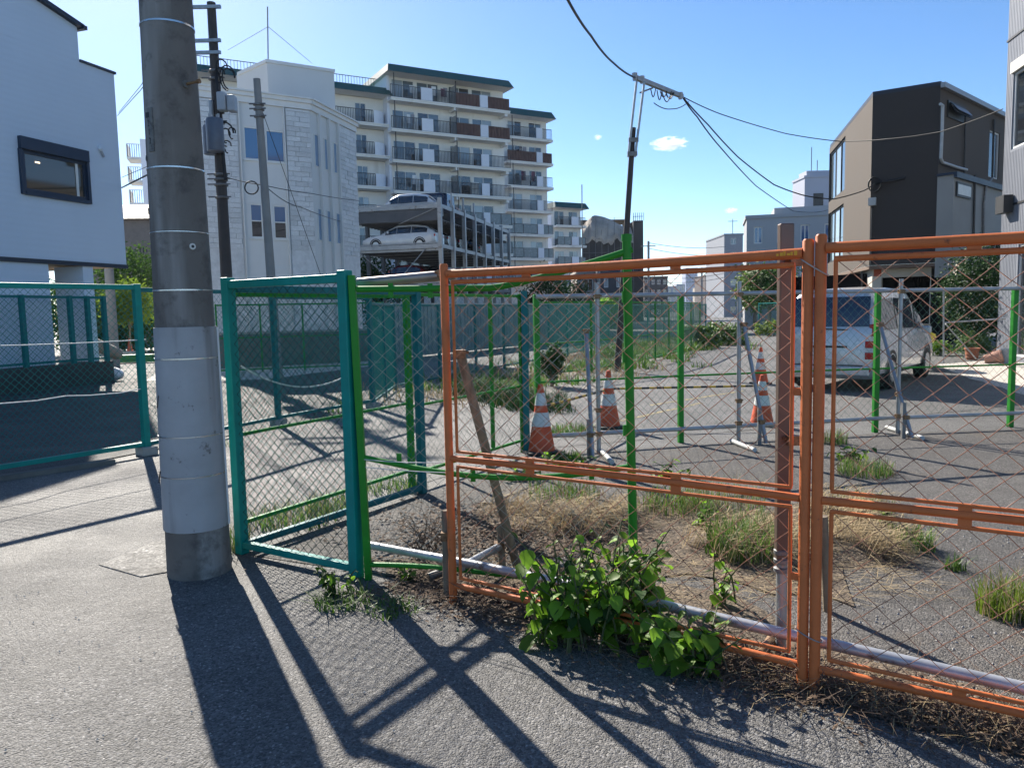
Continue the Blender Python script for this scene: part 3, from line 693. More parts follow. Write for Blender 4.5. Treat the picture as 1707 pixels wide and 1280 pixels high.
wall(F1, 0, ZC-.35, h1, PANEL, name='wall')
sl = [(940,475,965,640),(988,490,1008,655),(1033,505,1053,670),(958,835,980,998),(1003,845,1025,1003),(1048,855,1070,1010)]
h2 = [pxwin(F2, 200+a/2.909,60+b_/2.909,200+c/2.909,60+d_/2.909) for a,b_,c,d_ in sl]
zz = [(max(h[2] for h in h2[:3]), min(h[3] for h in h2[:3])), (max(h[2] for h in h2[3:]), min(h[3] for h in h2[3:]))]
h2 = [(h[0],h[1],zz[i//3][0],zz[i//3][1]) for i, h in enumerate(h2)]
wall(F2, 0, ZC-.35, h2, PANEL, name='wall'); wall(F0, 0, ZC-.35, [], PANEL, name='wall')
b = MB(); b.poly([(P0.x,P0.y,ZC-.36),(P1.x,P1.y,ZC-.36),(P2.x,P2.y,ZC-.36),(P2.x-5,P2.y+2.4,ZC-.36),(P0.x-2.6,P0.y+3.4,ZC-.36)])
b.v = [tuple(Vector(v)-wb.location) for v in b.v]; b.build('roof_deck', CONC, wb)
b = MB(); Pb = (P2.x-5,P2.y+2.4)
for q0, q1 in (((P2.x,P2.y),Pb),(Pb,(P0.x-2.6,P0.y+3.4))): b.quad(V(q0[0],q0[1],0)-wb.location,V(q1[0],q1[1],0)-wb.location,V(q1[0],q1[1],ZC)-wb.location,V(q0[0],q0[1],ZC)-wb.location)
b.build('rear_wall', PANEL, wb)
for i, h in enumerate(h1): win(F1, *h, WHITE, GL_BLUE, nz=1 if i < 2 else 2, fw=.05, d=-.08, sill=WHITE, gms=None if i < 2 else [GL_DARK, GL_BLUE])
for h in h2: win(F2, h[0]-.03,h[1]+.03,h[2],h[3], WHITE, glass('glass_slit', (.22,.32,.46), .06), fw=.025, d=-.03)  # slit glass tinted pale blue, the reflected sky put into its colour
CORN = mat('cornice_white', (.72,.71,.69), .6, var=.04)
for F in (F0,F1,F2):
    for k, (z0, z1, o_) in enumerate(((ZC-.42,ZC-.20,.09),(ZC-.20,ZC-.06,.17),(ZC-.06,ZC,.24))):
        b = MB(); F.box(b, -o_*.3, F.U+o_*.3, z0+.001*k, z1, -.1-.002*k, o_); b.build('cornice', CORN, wb)
# stone tiles, one by one, on backing strips
me = None; b = MB(); b.box(0,1,-1,0,0,1); tile = b.mesh('stone', STONE); nst = 0; rs = random.Random(11)
def stones(F, sa, sb, za, zb):
    global nst
    b = MB(); F.box(b, sa, sb, za, zb, .002, .03); bk = b.build('stone_backing', GROUT, wb)
    ang = math.atan2(F.u.y,F.u.x); H = .185; k = 0; z = za
    while z < zb-.05:
        s = sa - (.25 if k % 2 else 0); h_ = min(H, zb-z)-.012
        while s < sb-.03:
            L_ = rs.uniform(.42,.66); a = max(s,sa); c = min(s+L_,sb)
            if c-a > .06:
                dd = rs.uniform(.018,.042); p = F.p(a+.006, z+.006, .031)
                inst('stone', tile, bk, p, (0,0,ang), (c-a-.012, dd, h_)); nst += 1
            s += L_
        z += H; k += 1
zv = 1.9
stones(F1, .02, F1.hit(399,300)[0], zv+2.2, ZC-.45)
stones(F1, F1.hit(480,300)[0], F1.U-.02, zv+2.2, ZC-.45)
stones(F2, F2.hit(567,300)[0], F2.U-.02, zv+2.2, ZC-.45)
for F, sa, sb in ((F1,.02,F1.hit(399,300)[0]),(F1,F1.hit(480,300)[0],F1.U-.02),(F2,F2.hit(567,300)[0],F2.U-.02)):
    b = MB(); F.box(b, sa, sb, 0, zv+2.2, .002, .045); b.build('stone_base', STONE, wb)
# projecting fins between the slit windows, and panel joints
for x in (533,549,564):
    s = F2.hit(x,300)[0]; b = MB(); F2.box(b, s-.03,s+.05,0,ZC-.43,.002,.12); b.build('fin', PANEL, wb)
b = MB(); s = F1.hit(403,300)[0]; e_ = F1.hit(477,300)[0]
for q in (s,e_): F1.box(b, q-.02,q+.02,0,ZC-.43,.002,.10)
b.build('pilaster', PANEL, wb)
# penthouse box on the roof
qa = at(425,165,31.2); qb = at(448,165,30.9); qc = at(558,172,36)
FA = Face(wb, (qa.x-1.0,qa.y+1.2), (qb.x,qb.y)); FB = Face(wb, (qb.x,qb.y), (qb.x+F1.u.x*9,qb.y+F1.u.y*9)); PU = FB.hit(557,130)[0]; FB = Face(wb, (qb.x,qb.y), (qb.x+F1.u.x*PU,qb.y+F1.u.y*PU))
zp = FB.hit(449,101)[1]
b = MB(); pts = [FA.p(0,0),FB.p(0,0),FB.p(FB.U,0),FB.p(FB.U,0,-2.5),FB.p(-.6,0,-2.5)]
b.prism([(p.x,p.y) for p in pts], ZC-.5, zp); b.build('penthouse', PANEL, wb)
b = MB()
for Fq in (FA,FB): Fq.box(b, -.03,Fq.U+.03,zp-.10,zp+.02,-.1,.05)
b.build('penthouse_cap', CORN, wb)

# ------------------------------------------------------------------ apartment block behind
ap = thing('apartment_block', 'white seven-storey apartment block with dark green roof edges and balconies', 'apartment block', (-5,75,0))
GRROOF = mat('green_roof_edge', (.012,.075,.075), .5, var=.1)
APW = mat('apartment_wall', (.76,.75,.72), .8, var=.05, vs=.3, streak=((.52,.50,.46), .8, .6, .8))
APB = mat('apartment_bluegrey', (.70,.73,.80), .8, var=.05, vs=.3)
BROWN = mat('brown_balcony_board', (.075,.032,.025), .6, var=.25, vs=3)
GPANE = mat('frosted_balcony_pane', (.16,.20,.22), .25, var=.1)
RAILM = mat('railing_metal', (.025,.028,.035), .5)
LAUN = [mat('laundry_%s' % n_, c_, .9) for n_, c_ in (('white',(.7,.7,.7)),('grey',(.25,.25,.28)),('navy',(.03,.04,.1)),('plum',(.14,.05,.09)))]
rw = random.Random(21)
def balcony(F, zf, lay, dep=1.25, rh=1.12, top=False):
    """one storey: slab, parapet pieces, partition, windows behind; zf = slab top"""
    b = MB(); F.box(b, -.05,F.U+.05, zf-.20,zf, -dep-.02,0); F.box(b, -.05,F.U+.05, zf-.05,zf+.06, -.08,.05)
    sl = b.build('balcony_slab', APW, ap)
    for (a, c, k) in lay:
        b = MB()
        if k in ('bars','glass'):
            F.box(b, a,c,zf+rh-.05,zf+rh,-.05,0); F.box(b, a,c,zf+.10,zf+.13,-.04,-.01)
            n = max(2,int((c-a)/(.14 if k == 'bars' else 1.3)))
            for i in range(n+1):
                s = a+(c-a-.03)*i/n; w_ = .045 if k == 'bars' else .06; F.box(b, s,s+w_,zf+.131,zf+rh-.051,-.035,-.012)
            rl = b.build('railing', RAILM, sl)
            if k == 'glass':
                b = MB(); b.quad(F.p(a+.05,zf+.15,-.03),F.p(c-.05,zf+.15,-.03),F.p(c-.05,zf+rh-.06,-.03),F.p(a+.05,zf+rh-.06,-.03)); b.build('pane', GPANE, sl)
        elif k == 'white':
            F.box(b, a,c,zf+.08,zf+rh+.02,-.10,.06); b.build('parapet', APB, sl)
        elif k == 'round':
            n = 6; pts = []
            for i in range(n+1):
                t_ = math.pi/2*i/n; pts.append((a+(c-a)*math.sin(t_)*1.0, .02-(1-math.cos(t_))*dep*.9))
            for i in range(n): b.quad(F.p(pts[i][0],zf-.05,pts[i][1]),F.p(pts[i+1][0],zf-.05,pts[i+1][1]),F.p(pts[i+1][0],zf+rh,pts[i+1][1]),F.p(pts[i][0],zf+rh,pts[i][1]))
            b.build('parapet', APB, sl, True)
        elif k == 'brown':
            n = max(2,int((c-a)/.3))
            for i in range(n): F.box(b, a+(c-a)*i/n+.01,a+(c-a)*(i+1)/n-.01,zf+.06,zf+rh,-.05,0)
            b.build('board_screen', BROWN, sl)
def rooms(F, zf, units, dep=1.25, hole_h=1.95, H=2.62):
    """rear wall of a balcony with its sliding windows"""
    hs = []
    for (a, c) in units: hs.append((a,c,zf+.05,zf+hole_h))
    wall(F, zf, zf+H-.2, hs, APW, d=-dep, dep=.1)
    for (a, c) in units:
        gms = [rw.choice([GL_MID,GL_PALE,GL_DARK,GL_MID,GL_DARK,GL_MID]) for _ in range(2)]
        o = Face(ap, (F.o-F.n*dep)[:2], (F.o+F.u*F.U-F.n*dep)[:2]); win(o, a,c,zf+.05,zf+hole_h, WHITE, None, nx=2, fw=.06, d=-.08, gms=gms)
def pieces(F, zf, xs, kinds, y=300): return [(F.hit(xs[i],y)[0], F.hit(xs[i+1],y)[0]-.02, kinds[i]) for i in range(len(kinds))]
# main block
m0 = at(657,300,67.7); mdir = Vector((.875,.485)).normalized()
Fm = Face(ap, (m0.x,m0.y), (m0.x+mdir.x*11.5, m0.y+mdir.y*11.5)); UM = Fm.hit(852,300)[0]
Fm = Face(ap, (m0.x,m0.y), (m0.x+mdir.x*UM, m0.y+mdir.y*UM))
xsm = [656,706,725,764,803,816,852]
kin = [['bars','white','bars','brown','white','brown'],['bars','white','bars','brown','white','brown'],['bars','white','bars','bars','white','bars'],['bars','white','bars','bars','white','bars'],['glass','white','glass','glass','white','glass'],['glass','white','glass','glass','white','glass'],['glass','white','glass','glass','white','glass']]
zs_m = [20.05-2.61*k for k in range(7)]
for k, zf in enumerate(zs_m):
    lay = pieces(Fm, zf, xsm, kin[k]); balcony(Fm, zf, lay)
    rooms(Fm, zf, [(.5,2.6),(2.85,4.95),(5.95,8.0),(8.25,10.3)])
    sm = Fm.hit(764,300)[0]
    b = MB(); Fm.box(b, sm-.03,sm+.03,zf,zf+1.75,-1.24,-.06); b.build('partition', mat('partition_board', (.3,.32,.34), .6), ap)
    for s in (sm, .3):
        b = MB(); Fm.box(b, s-.035,s+.035,zf+.02,zf+2.40,-.09,-.02); b.build('downpipe', RAILM, ap)
    for q_ in (sm-.2, Fm.U-.5): b = MB(); Fm.box(b, q_,q_+.3,zf-.46,zf-.201,-1.2,-.05); b.build('beam_end', APW, ap)
    for j in range(7 if k in (0,) else (2 if k in (1,3) else 0)):
        s = rw.uniform(1.3,5.2); b = MB(); Fm.box(b, s,s+rw.uniform(.25,.5),zf+.75,zf+rw.uniform(1.35,1.55),-.6,-.57); b.build('laundry', rw.choice(LAUN), ap)
    if k == 3:
        b = MB(); s = Fm.hit(802,300)[0]-.9
        for j in (0,1): Fm.box(b, s,s+.75,zf+.05+.62*j,zf+.62+.62*j,-.5,-.2)
        u_ = b.build('air_conditioner', mat('ac_white', (.55,.55,.53), .5), ap)
def roof_edge(F, zr, dep=8., h=.75, over=.35):
    b = MB(); s0, s1 = -over, F.U+over
    b.add([F.p(s0,zr-h,.30),F.p(s1,zr-h,.30),F.p(s1-.25,zr,-.25),F.p(s0+.25,zr,-.25),F.p(s0,zr-h,-dep),F.p(s1,zr-h,-dep),F.p(s1-.25,zr,-dep),F.p(s0+.25,zr,-dep)],
          [(0,1,2,3),(1,5,6,2),(5,4,7,6),(4,0,3,7),(3,2,6,7)]); b.build('roof_edge', GRROOF, ap)
    b = MB(); b.quad(F.p(s0+.02,zr-h-.01,.28),F.p(s1-.02,zr-h-.01,.28),F.p(s1-.02,zr-h-.01,-dep),F.p(s0+.02,zr-h-.01,-dep)); b.build('eaves', APW, ap)
def shell(F, z1, dep=9., m=None, s0=0, s1=None):
    b = MB(); s1 = F.U if s1 is None else s1
    P = [F.p(s0,0,-1.26),F.p(s1,0,-1.26),F.p(s1,0,-dep),F.p(s0,0,-dep)]
    for i in (1,2,3): b.quad(P[i],P[(i+1)%4],P[(i+1)%4]+V(0,0,z1),P[i]+V(0,0,z1))
    b.quad(*[p+V(0,0,z1) for p in P]); b.build('end_wall', m or APB, ap)
roof_edge(Fm, 22.9); shell(Fm, 22.85)
b = MB(); Fm.box(b, -.02,.20,0,22.2,-1.25,-.98); b.build('end_wall', APB, ap)
wall(Fm, 0, zs_m[-1]-.2, [], APW, d=-1.25)
# left wing, one storey lower, rounded balcony ends
FwL = Face(ap, (m0.x-mdir.x*16.2-.5,m0.y-mdir.y*16.2+.8), (m0.x-.4,m0.y+.8)); UL = FwL.hit(654,300)[0]
for k in range(6):
    zf = 17.93-2.66*k; a = FwL.hit(627,300)[0]
    balcony(FwL, zf, [(.1,1.6,'bars'),(1.7,6,'white'),(6.1,a-.05,'bars'),(a,min(UL,FwL.U)-.1,'round')])
    rooms(FwL, zf, [(1,2.8),(4,5.8),(7,8.8),(9.6,10.6),(FwL.U-2.6,FwL.U-1.6)])
roof_edge(FwL, 21.1, h=.7); shell(FwL, 21.05)
b = MB()
for k in range(60): FwL.box(b, .5+k*.25,.53+k*.25,21.1,21.8,-.6,-.57)
FwL.box(b, .4,15.5,21.8,21.85,-.61,-.56); b.build('roof_railing', RAILM, ap)
wall(FwL, 0, 17.93-2.66*5-.2, [], APW, d=-1.25)
# right wing, set back
r0 = at(846,300,82.5); FR_ = Face(ap, (r0.x,r0.y), (r0.x+mdir.x*6,r0.y+mdir.y*6)); UR = FR_.hit(922,300)[0]
FR_ = Face(ap, (r0.x,r0.y), (r0.x+mdir.x*UR,r0.y+mdir.y*UR))
for k in range(7):
    zf = 19.95-2.53*k; kk = ['bars','brown','bars','bars','glass','glass','glass'][k]
    lay = pieces(FR_, zf, [847,895,905,921], [kk,'white', 'brown' if k == 1 else ('bars' if k < 4 else 'glass')])
    balcony(FR_, zf, lay); rooms(FR_, zf, [(.8,2.5),(3.4,5.0)])
    b = MB(); FR_.box(b, .7,.77,zf+.02,zf+2.32,-.09,-.02); b.build('downpipe', RAILM, ap)
    if k in (1,2):
        for j in range(3): s = rw.uniform(1.5,3.6); b = MB(); FR_.box(b, s,s+.4,zf+.7,zf+1.7,-.6,-.57); b.build('laundry', rw.choice(LAUN), ap)
roof_edge(FR_, 22.95, h=.8); shell(FR_, 22.9); wall(FR_, 0, 19.95-2.53*6-.2, [], APW, d=-1.25)
# small far wing
r1 = at(927,300,99); FQ = Face(ap, (r1.x,r1.y), (r1.x+mdir.x*4.5,r1.y+mdir.y*4.5))
for k in range(4):
    zf = 12.45-2.53*k; kk = 'bars' if k == 0 else 'glass'
    balcony(FQ, zf, [(.1,2.2,kk),(2.25,3.3,'white'),(3.35,4.4,kk)]); rooms(FQ, zf, [(.4,1.9),(2.6,4.0)])
roof_edge(FQ, 15.4, h=.75); shell(FQ, 15.3); wall(FQ, 0, 4.6, [], APW, d=-1.25)

# ------------------------------------------------------------------ far block with curved balconies, left of the pole
fb = thing('far_balcony_block', 'white block with stacked projecting balconies just left of the concrete pole', 'apartment block', (-45,95,0))
p = at(240,300,92); Ff = Face(fb, (p.x-.2,p.y), (p.x+12,p.y+4))
b = MB(); Ff.box(b, 0,12,0,Ff.hit(240,232)[1],-9,0); b.build('wall', APB, fb)
for k, y in enumerate((262,300,338,373,407)):
    z = Ff.hit(232,y)[1]; b = MB(); Ff.box(b, -1.5,-.02,z-.25,z,-3,.0); Ff.box(b, -1.5,-1.42,z,z+1.5,-3,0); Ff.box(b, -1.42,-.02,z+1.42,z+1.5,-.08,0); o = b.build('balcony', APW, fb)
    b = MB()
    for j in range(6): Ff.box(b, -1.4+j*.24,-1.34+j*.24,z,z+1.42,-.07,-.02)
    b.build('railing', RAILM, o)
bh = thing('brown_roofed_house', 'brown house glimpsed between the white house and the concrete pole', 'house', (-27,55,0))
p = at(206,420,55); Fb = Face(bh, (p.x-4,p.y), (p.x+3.4,p.y+.5)); zt = Fb.hit(220,366)[1]
b = MB(); Fb.box(b, 0,Fb.U,0,zt,-8,0); b.build('wall', mat('brown_wall', (.25,.2,.17), .8), bh)
b = MB(); b.add([Fb.p(-.5,zt,.5),Fb.p(Fb.U+.5,zt,.5),Fb.p(Fb.U+.5,zt,-8.5),Fb.p(-.5,zt,-8.5),Fb.p(2,zt+1.6,-4),Fb.p(Fb.U-2,zt+1.6,-4)], [(0,1,5,4),(1,2,5),(2,3,4,5),(3,0,4),(0,3,2,1)]); b.build('roof', mat('brown_tile', (.10,.08,.07), .7), bh)
b = MB()
for j in range(3): Fb.box(b, 5.0+j*.22,5.08+j*.22,zt-2.3,zt-1.9,0,.02)
b.build('vent_slots', DARK, bh)

# ------------------------------------------------------------------ mechanical car-parking tower
pk = at(735,420,46.0); pe = Vector((.242,.97)).normalized(); pw = Vector((-pe.y,pe.x))
park = thing('parking_tower', 'steel multi-level mechanical parking rack full of cars', 'parking rack', (pk.x,pk.y,0))
RACK = mat('rack_steel', (.30,.31,.32), .45, metal=.5, var=.2, vs=2, spots=((.13,.10,.08), 3, .58, .7))
RACKD = mat('rack_dark_steel', (.07,.075,.085), .5, metal=.3, var=.2, vs=2)
BAY = 2.37; LV = [8.05,5.72,3.38,1.0]; WID = 5.7
def kp(a, c, z): return V(pe.x*a+pw.x*c, pe.y*a+pw.y*c, z)
for i in range(8):
    for c in (0, WID):
        b = MB(); b.obox(kp(i*BAY-.11,c-.11,0), kp(.22,0,0), kp(0,.22,0), V(0,0,LV[0]+(.15 if i else .3))); b.build('post', RACK if c == 0 else RACKD, park)
for z in LV[:3]:
    for c in (-.06, WID):
        b = MB(); b.obox(kp(.12,c,z-.26), kp(BAY*7-.24,0,0), kp(0,.06,0), V(0,0,.22)); b.build('side_beam', RACK, park)
    for i in range(8):
        b = MB(); b.obox(kp(i*BAY-.05,.12,z-.28), kp(.1,0,0), kp(0,WID-.24,0), V(0,0,.25)); b.build('cross_beam', RACK if i == 0 else RACKD, park)
    for i in range(7):
        zo = z; z = z-(.88 if z > 8 else .3)
        b = MB(); b.obox(kp(i*BAY+.10,.14,z-.03), kp(BAY-.22,0,0), kp(0,WID-.3,0), V(0,0,.05))
        for j in range(5): b.obox(kp(i*BAY+.15+j*.5,.16,z-.12), kp(.06,0,0), kp(0,WID-.34,0), V(0,0,.089))
        pl = b.build('pallet', RACKD, park)
        z = zo; b = MB(); b.obox(kp(i*BAY+.07,.14,z-(.98 if z > 8 else .42)), kp(.05,0,0), kp(0,WID-.3,0), V(0,0,.69 if z > 8 else .13)); b.build('pallet_edge', RACKD if z > 8 else RACK, pl); b = MB(); b.obox(kp(i*BAY+.06,.14,z+.01), kp(.05,0,0), kp(0,WID-.3,0), V(0,0,.07)); b.build('pallet_edge', RACK, pl)
for i in (1,3,5):
    b = MB(); b.tube([kp(i*BAY*0,WID*.1+.4,LV[1]-.3), kp(0,WID*.5,LV[2]+.1)], .03, 6); b.build('tie_rod', RACK, park); break
b = MB(); b.tube([kp(.0,.3,LV[0]-.3), kp(0,2.6,LV[1]+1.2)], .03, 6); b.tube([kp(0,5.3,LV[1]-.3), kp(0,3.6,LV[2]+.6)], .03, 6); b.build('tie_rod', RACK, park)
for i in (1,2,3,4):
    b = MB(); b.obox(kp(i*BAY-.05,-.02,LV[0]+.15), kp(.1,0,0), kp(0,.1,0), V(0,0,.75)); b.build('stub_post', RACK, park)

# ------------------------------------------------------------------ dark angular house on the right
dh = thing('dark_house', 'dark brown angular house with a grey plaster annex behind the van', 'house', (15,29,0))
E0, E1, E2, E3 = (14.6,35.6), (12.5,27.0), (14.2,25.9), (19.5,30.7); ZR = 8.65; ZS = 2.91
FL = Face(dh, E0, E1); FD = Face(dh, E1, E2); FR = Face(dh, E2, E3)
DBR = mat('brown_stucco', (.085,.068,.055), .85, var=.10, vs=1.2, bump=.3, bs=80)
VOID = mat('unlit_garage', (.006,.006,.007), .9, spec=.05, var=.05)  # near-black colour stands in for the shade inside the garage
GRY = mat('grey_stucco', (.30,.30,.285), .85, var=.08, vs=1.0, bump=.3, bs=60)
CRM = mat('cream_wall', (.55,.52,.46), .8, var=.05)
hL = []
def pw_(F, x0, x1, yb, yt, xr):
    a, c = F.hit(x0,300)[0], F.hit(x1,300)[0]; return (a, c, F.hit(xr,yb)[1], F.hit(xr,yt)[1])
hL = [pw_(FL,1382,1408,317,229,1407), pw_(FL,1382,1407,388,338,1406)]
hL[1] = (hL[1][0],hL[1][1],FL.hit(1406,430)[1],FL.hit(1406,339)[1])
wall(FL, ZS, ZR, hL, DBR, dep=.15)
for h in hL: win(FL, *h, DARK, GL_MID, nx=3, fw=.07, d=-.12, gms=[GL_MID,GL_PALE,GL_DARK])
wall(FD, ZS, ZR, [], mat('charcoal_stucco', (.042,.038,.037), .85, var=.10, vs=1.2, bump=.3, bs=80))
hR = [(lambda a: (a[0],a[1],min(a[2],a[3]),max(a[2],a[3])))(pxwin(FR,1650,216,1664,300))]
skyw = pxwin(FR,1580,172,1606,203)
wall(FR, ZS, ZR, hR, DBR)
win(FR, *hR[0], WHITE, GL_MID, fw=.05, d=-.1)
b = MB(); pts = [Vector((p[0],p[1],0))-dh.location for p in (E0,E1,E2,E3,(22,40))]
b.prism([(p.x,p.y) for p in pts], ZR-.02, ZR+.12); b.build('roof', ROOFD, dh)
b = MB(); b.prism([(p.x,p.y) for p in pts], ZS-.12, ZS-.002); b.build('soffit', mat('brown_soffit', (.16,.11,.08), .8), dh)
b = MB(); FR.box(b, -.05,FR.U,ZR-.10,ZR+.06,.02,.16); b.build('gutter', mat('grey_gutter', (.30,.31,.32), .4, metal=.3), dh)
# tilted-open window on the right face
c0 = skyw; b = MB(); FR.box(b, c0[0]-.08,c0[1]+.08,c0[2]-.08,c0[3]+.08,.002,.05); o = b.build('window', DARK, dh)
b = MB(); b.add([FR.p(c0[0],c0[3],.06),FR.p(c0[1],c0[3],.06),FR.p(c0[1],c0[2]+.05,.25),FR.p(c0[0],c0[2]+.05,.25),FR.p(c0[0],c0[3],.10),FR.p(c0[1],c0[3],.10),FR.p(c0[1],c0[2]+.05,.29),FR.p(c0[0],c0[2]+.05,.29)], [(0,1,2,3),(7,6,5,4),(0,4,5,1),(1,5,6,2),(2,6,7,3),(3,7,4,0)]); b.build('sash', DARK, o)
b = MB(); k_ = .05; b.quad(FR.p(c0[0]+.07,c0[3]-.05,.15),FR.p(c0[0]+.07,c0[2]+.12,.31),FR.p(c0[1]-.07,c0[2]+.12,.31),FR.p(c0[1]-.07,c0[3]-.05,.15)); b.build('pane', glass('glass_sky_tint', (.42,.47,.54), .2), o)  # pale blue base colour paints the sky's reflection into the pane
# annex
za = FR.hit(1562,283,.5)[1]
FAx = Face(dh, (E2[0]+FR.n.x*.5-FR.u.x*.05,E2[1]+FR.n.y*.5-FR.u.y*.05), (E3[0]+FR.n.x*.5,E3[1]+FR.n.y*.5))
b = MB(); FAx.box(b, 0,FAx.U,ZS-.5,za,-.499,0); b.build('annex', GRY, dh)
b = MB(); FAx.box(b, -.08,FAx.U,za,za+.08,-.5,.12); FAx.box(b, -.08,FAx.U,za-.10,za-.001,.02,.12); b.build('annex_gutter', ROOFD, dh)
aw = pxwin(FAx,1593,303,1616,333); b = MB(); FAx.box(b, aw[0],aw[1],aw[2],aw[3],.002,.06); o = b.build('window', DARK, dh)
b = MB(); FAx.box(b, aw[0]+.07,aw[1]-.07,aw[2]+.07,aw[3]-.07,.058,.066); b.build('pane', mat('frosted_pane', (.62,.62,.58), .4), o)
PIPEG = mat('pale_pipe', (.42,.44,.44), .4)
def fpath(F, pts, r_, nm, m, d=.1): 
    b = MB(); b.tube([F.p(*F.hit(x,y), d) for x,y in pts], r_, 8); b.build(nm, m, dh, True)
fpath(FR, [(1562,175),(1566,177),(1565,220),(1563,265),(1566,272),(1590,280),(1606,284)], .05, 'downpipe', PIPEG)
fpath(FAx, [(1650,298),(1640,312),(1637,340),(1636,420)], .045, 'downpipe', STEELD, .06)
fpath(FAx, [(1622,292),(1619,420)], .04, 'downpipe', DARK, .06)
fpath(FR, [(1606,190),(1604,290)], .03, 'downpipe', DARK, .06); fpath(FR, [(1654,200),(1651,300)], .04, 'downpipe', DARK, .06)
# ground storey
G0 = Face(dh, (E0[0]+.5,E0[1]), (E1[0]+.35,E1[1]+.5)); b = MB(); 
gw = (G0.hit(1385,470)[0], G0.hit(1407,470)[0], .9, 2.55)
wall(G0, 0, ZS-.12, [gw], CRM); win(G0, *gw, DARK, GL_MID, nx=3, fw=.07, d=-.1)
G1 = Face(dh, (E1[0]+.35,E1[1]+.5), (E2[0]+.2,E2[1]+.6)); g_ = G1.hit(1470,450)[0]-.55
wall(G1, 0, ZS-.12, [(g_+.55,G1.U-.03,0,2.5)], CRM, dep=.3)
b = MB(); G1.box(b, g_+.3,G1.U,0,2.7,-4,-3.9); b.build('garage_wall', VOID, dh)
G2 = Face(dh, (E2[0]+.0,E2[1]+.8), (E3[0]+.2,E3[1]+.6))
wall(G2, 2.5, ZS-.12, [], GRY)
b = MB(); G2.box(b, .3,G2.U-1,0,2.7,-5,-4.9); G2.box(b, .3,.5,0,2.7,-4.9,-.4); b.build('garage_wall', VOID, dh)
b = MB(); b.prism([(p_[0]-15,p_[1]-29) for p_ in ((13.9,29.2),(14.6,27.6),(19.9,32.2),(20,37),(15.5,36))], .01, ZS-.13); b.build('garage_dark_fill', VOID, dh); q = G1.hit(1463,455); b = MB(); G1.box(b, q[0]-.12,q[0]+.12,q[1]-.12,q[1]+.12,.002,.02); b.build('warning_plate', mat('red_plate', (.45,.08,.03), .5), dh)  # solid black block fills the garage in place of its shaded inside
fpath(G1, [(1437,452),(1437,500)], .03, 'downpipe', DARK, .05)
# service bracket with cables on the dark face
q = FD.hit(1462,306); b = MB(); b.tube([FD.p(q[0],q[1],.05),FD.p(q[0]+.9,q[1]+.05,.25)], .05, 8)
for k in range(5): b.tube([FD.p(q[0]-.05+.2*math.cos(a),q[1]-.05+.25*math.sin(a),.1+.03*k) for a in [2*math.pi*j/14 for j in range(15)]], .018, 5)
b.build('cable_bracket', BLACKC, dh)
q = FD.hit(1455,337); b = MB(); FD.box(b, q[0]-.12,q[0]+.12,q[1]-.13,q[1]+.13,.02,.2); b.build('meter_box', PIPEG, dh)
b = MB(); b.tube([FD.p(.06,q[1]-.2,.05),FD.p(.06,ZS+.05,.05)], .03, 6); b.build('conduit', DARK, dh)

# ------------------------------------------------------------------ grey ribbed house at the right edge
gh = thing('grey_ribbed_house', 'grey house with ribbed metal siding at the right edge', 'house', (16,16,0))
gc = at(1672,300,21.0); Fg = Face(gh, (gc.x,gc.y), (gc.x-.19*14,gc.y-.98*14))
RIB = mat('ribbed_siding', (.21,.225,.26), .5, metal=.15, var=.05, vs=2)
hg = pxwin(Fg,1690,112,1720,240); hg = (hg[0],hg[0]+2.2,Fg.hit(1697,245)[1],Fg.hit(1697,118)[1])
hg2 = (Fg.hit(1695,480)[0],Fg.hit(1695,480)[0]+1.0,.15,Fg.hit(1696,408)[1])
wall(Fg, 0, 13, [hg,hg2], RIB, dep=.12)
b = MB(); n = int(14/.09)
for k in range(n):
    s = k*.09+.02
    for z0, z1 in ((.1,4.05),(4.1,8.35),(8.4,13)):
        zz_ = [(z0,z1)]
        for h in (hg,hg2):
            if h[0]-.06 < s+.02 < h[1]+.06: zz_ = [r_ for q in zz_ for r_ in ((q[0],min(q[1],h[2]-.06)),(max(q[0],h[3]+.1),q[1])) if r_[1] > r_[0]]
        for q in zz_: Fg.box(b, s,s+.035,q[0],q[1],.001,.007)
o = b.build('ribs', RIB, gh); tag(o, kind='stuff')
b = MB(); Fg.box(b, -.02,14,4.05,4.10,.0,.03); Fg.box(b, -.02,14,8.35,8.40,.0,.03); b.build('flashing', DARK, gh)
b = MB(); b.quad(Fg.p(0,0),Fg.p(0,0,-9),Fg.p(0,13,-9),Fg.p(0,13)); b.quad(Fg.p(0,13),Fg.p(14,13),Fg.p(14,13,-9),Fg.p(0,13,-9)); b.quad(Fg.p(0,0,-9),Fg.p(14,0,-9),Fg.p(14,13,-9),Fg.p(0,13,-9)); b.quad(Fg.p(14,0),Fg.p(14,0,-9),Fg.p(14,13,-9),Fg.p(14,13)); b.build('end_wall', RIB, gh)
win(Fg, *hg, WHITE, GL_DARK, fw=.06, d=-.1, nx=2); win(Fg, *hg2, WHITE, GL_DARK, fw=.05, d=-.1)
b = MB(); Fg.box(b, hg[0]-.05,hg[1]+.1,hg[3],hg[3]+.28,.0,.06); b.build('shutter_box', CREAMP, gh)
q = Fg.hit(1682,343); b = MB(); Fg.box(b, q[0]-.2,q[0]+.3,q[1]-.2,q[1]+.25,.03,.25); b.build('vent_hood', DARK, gh)

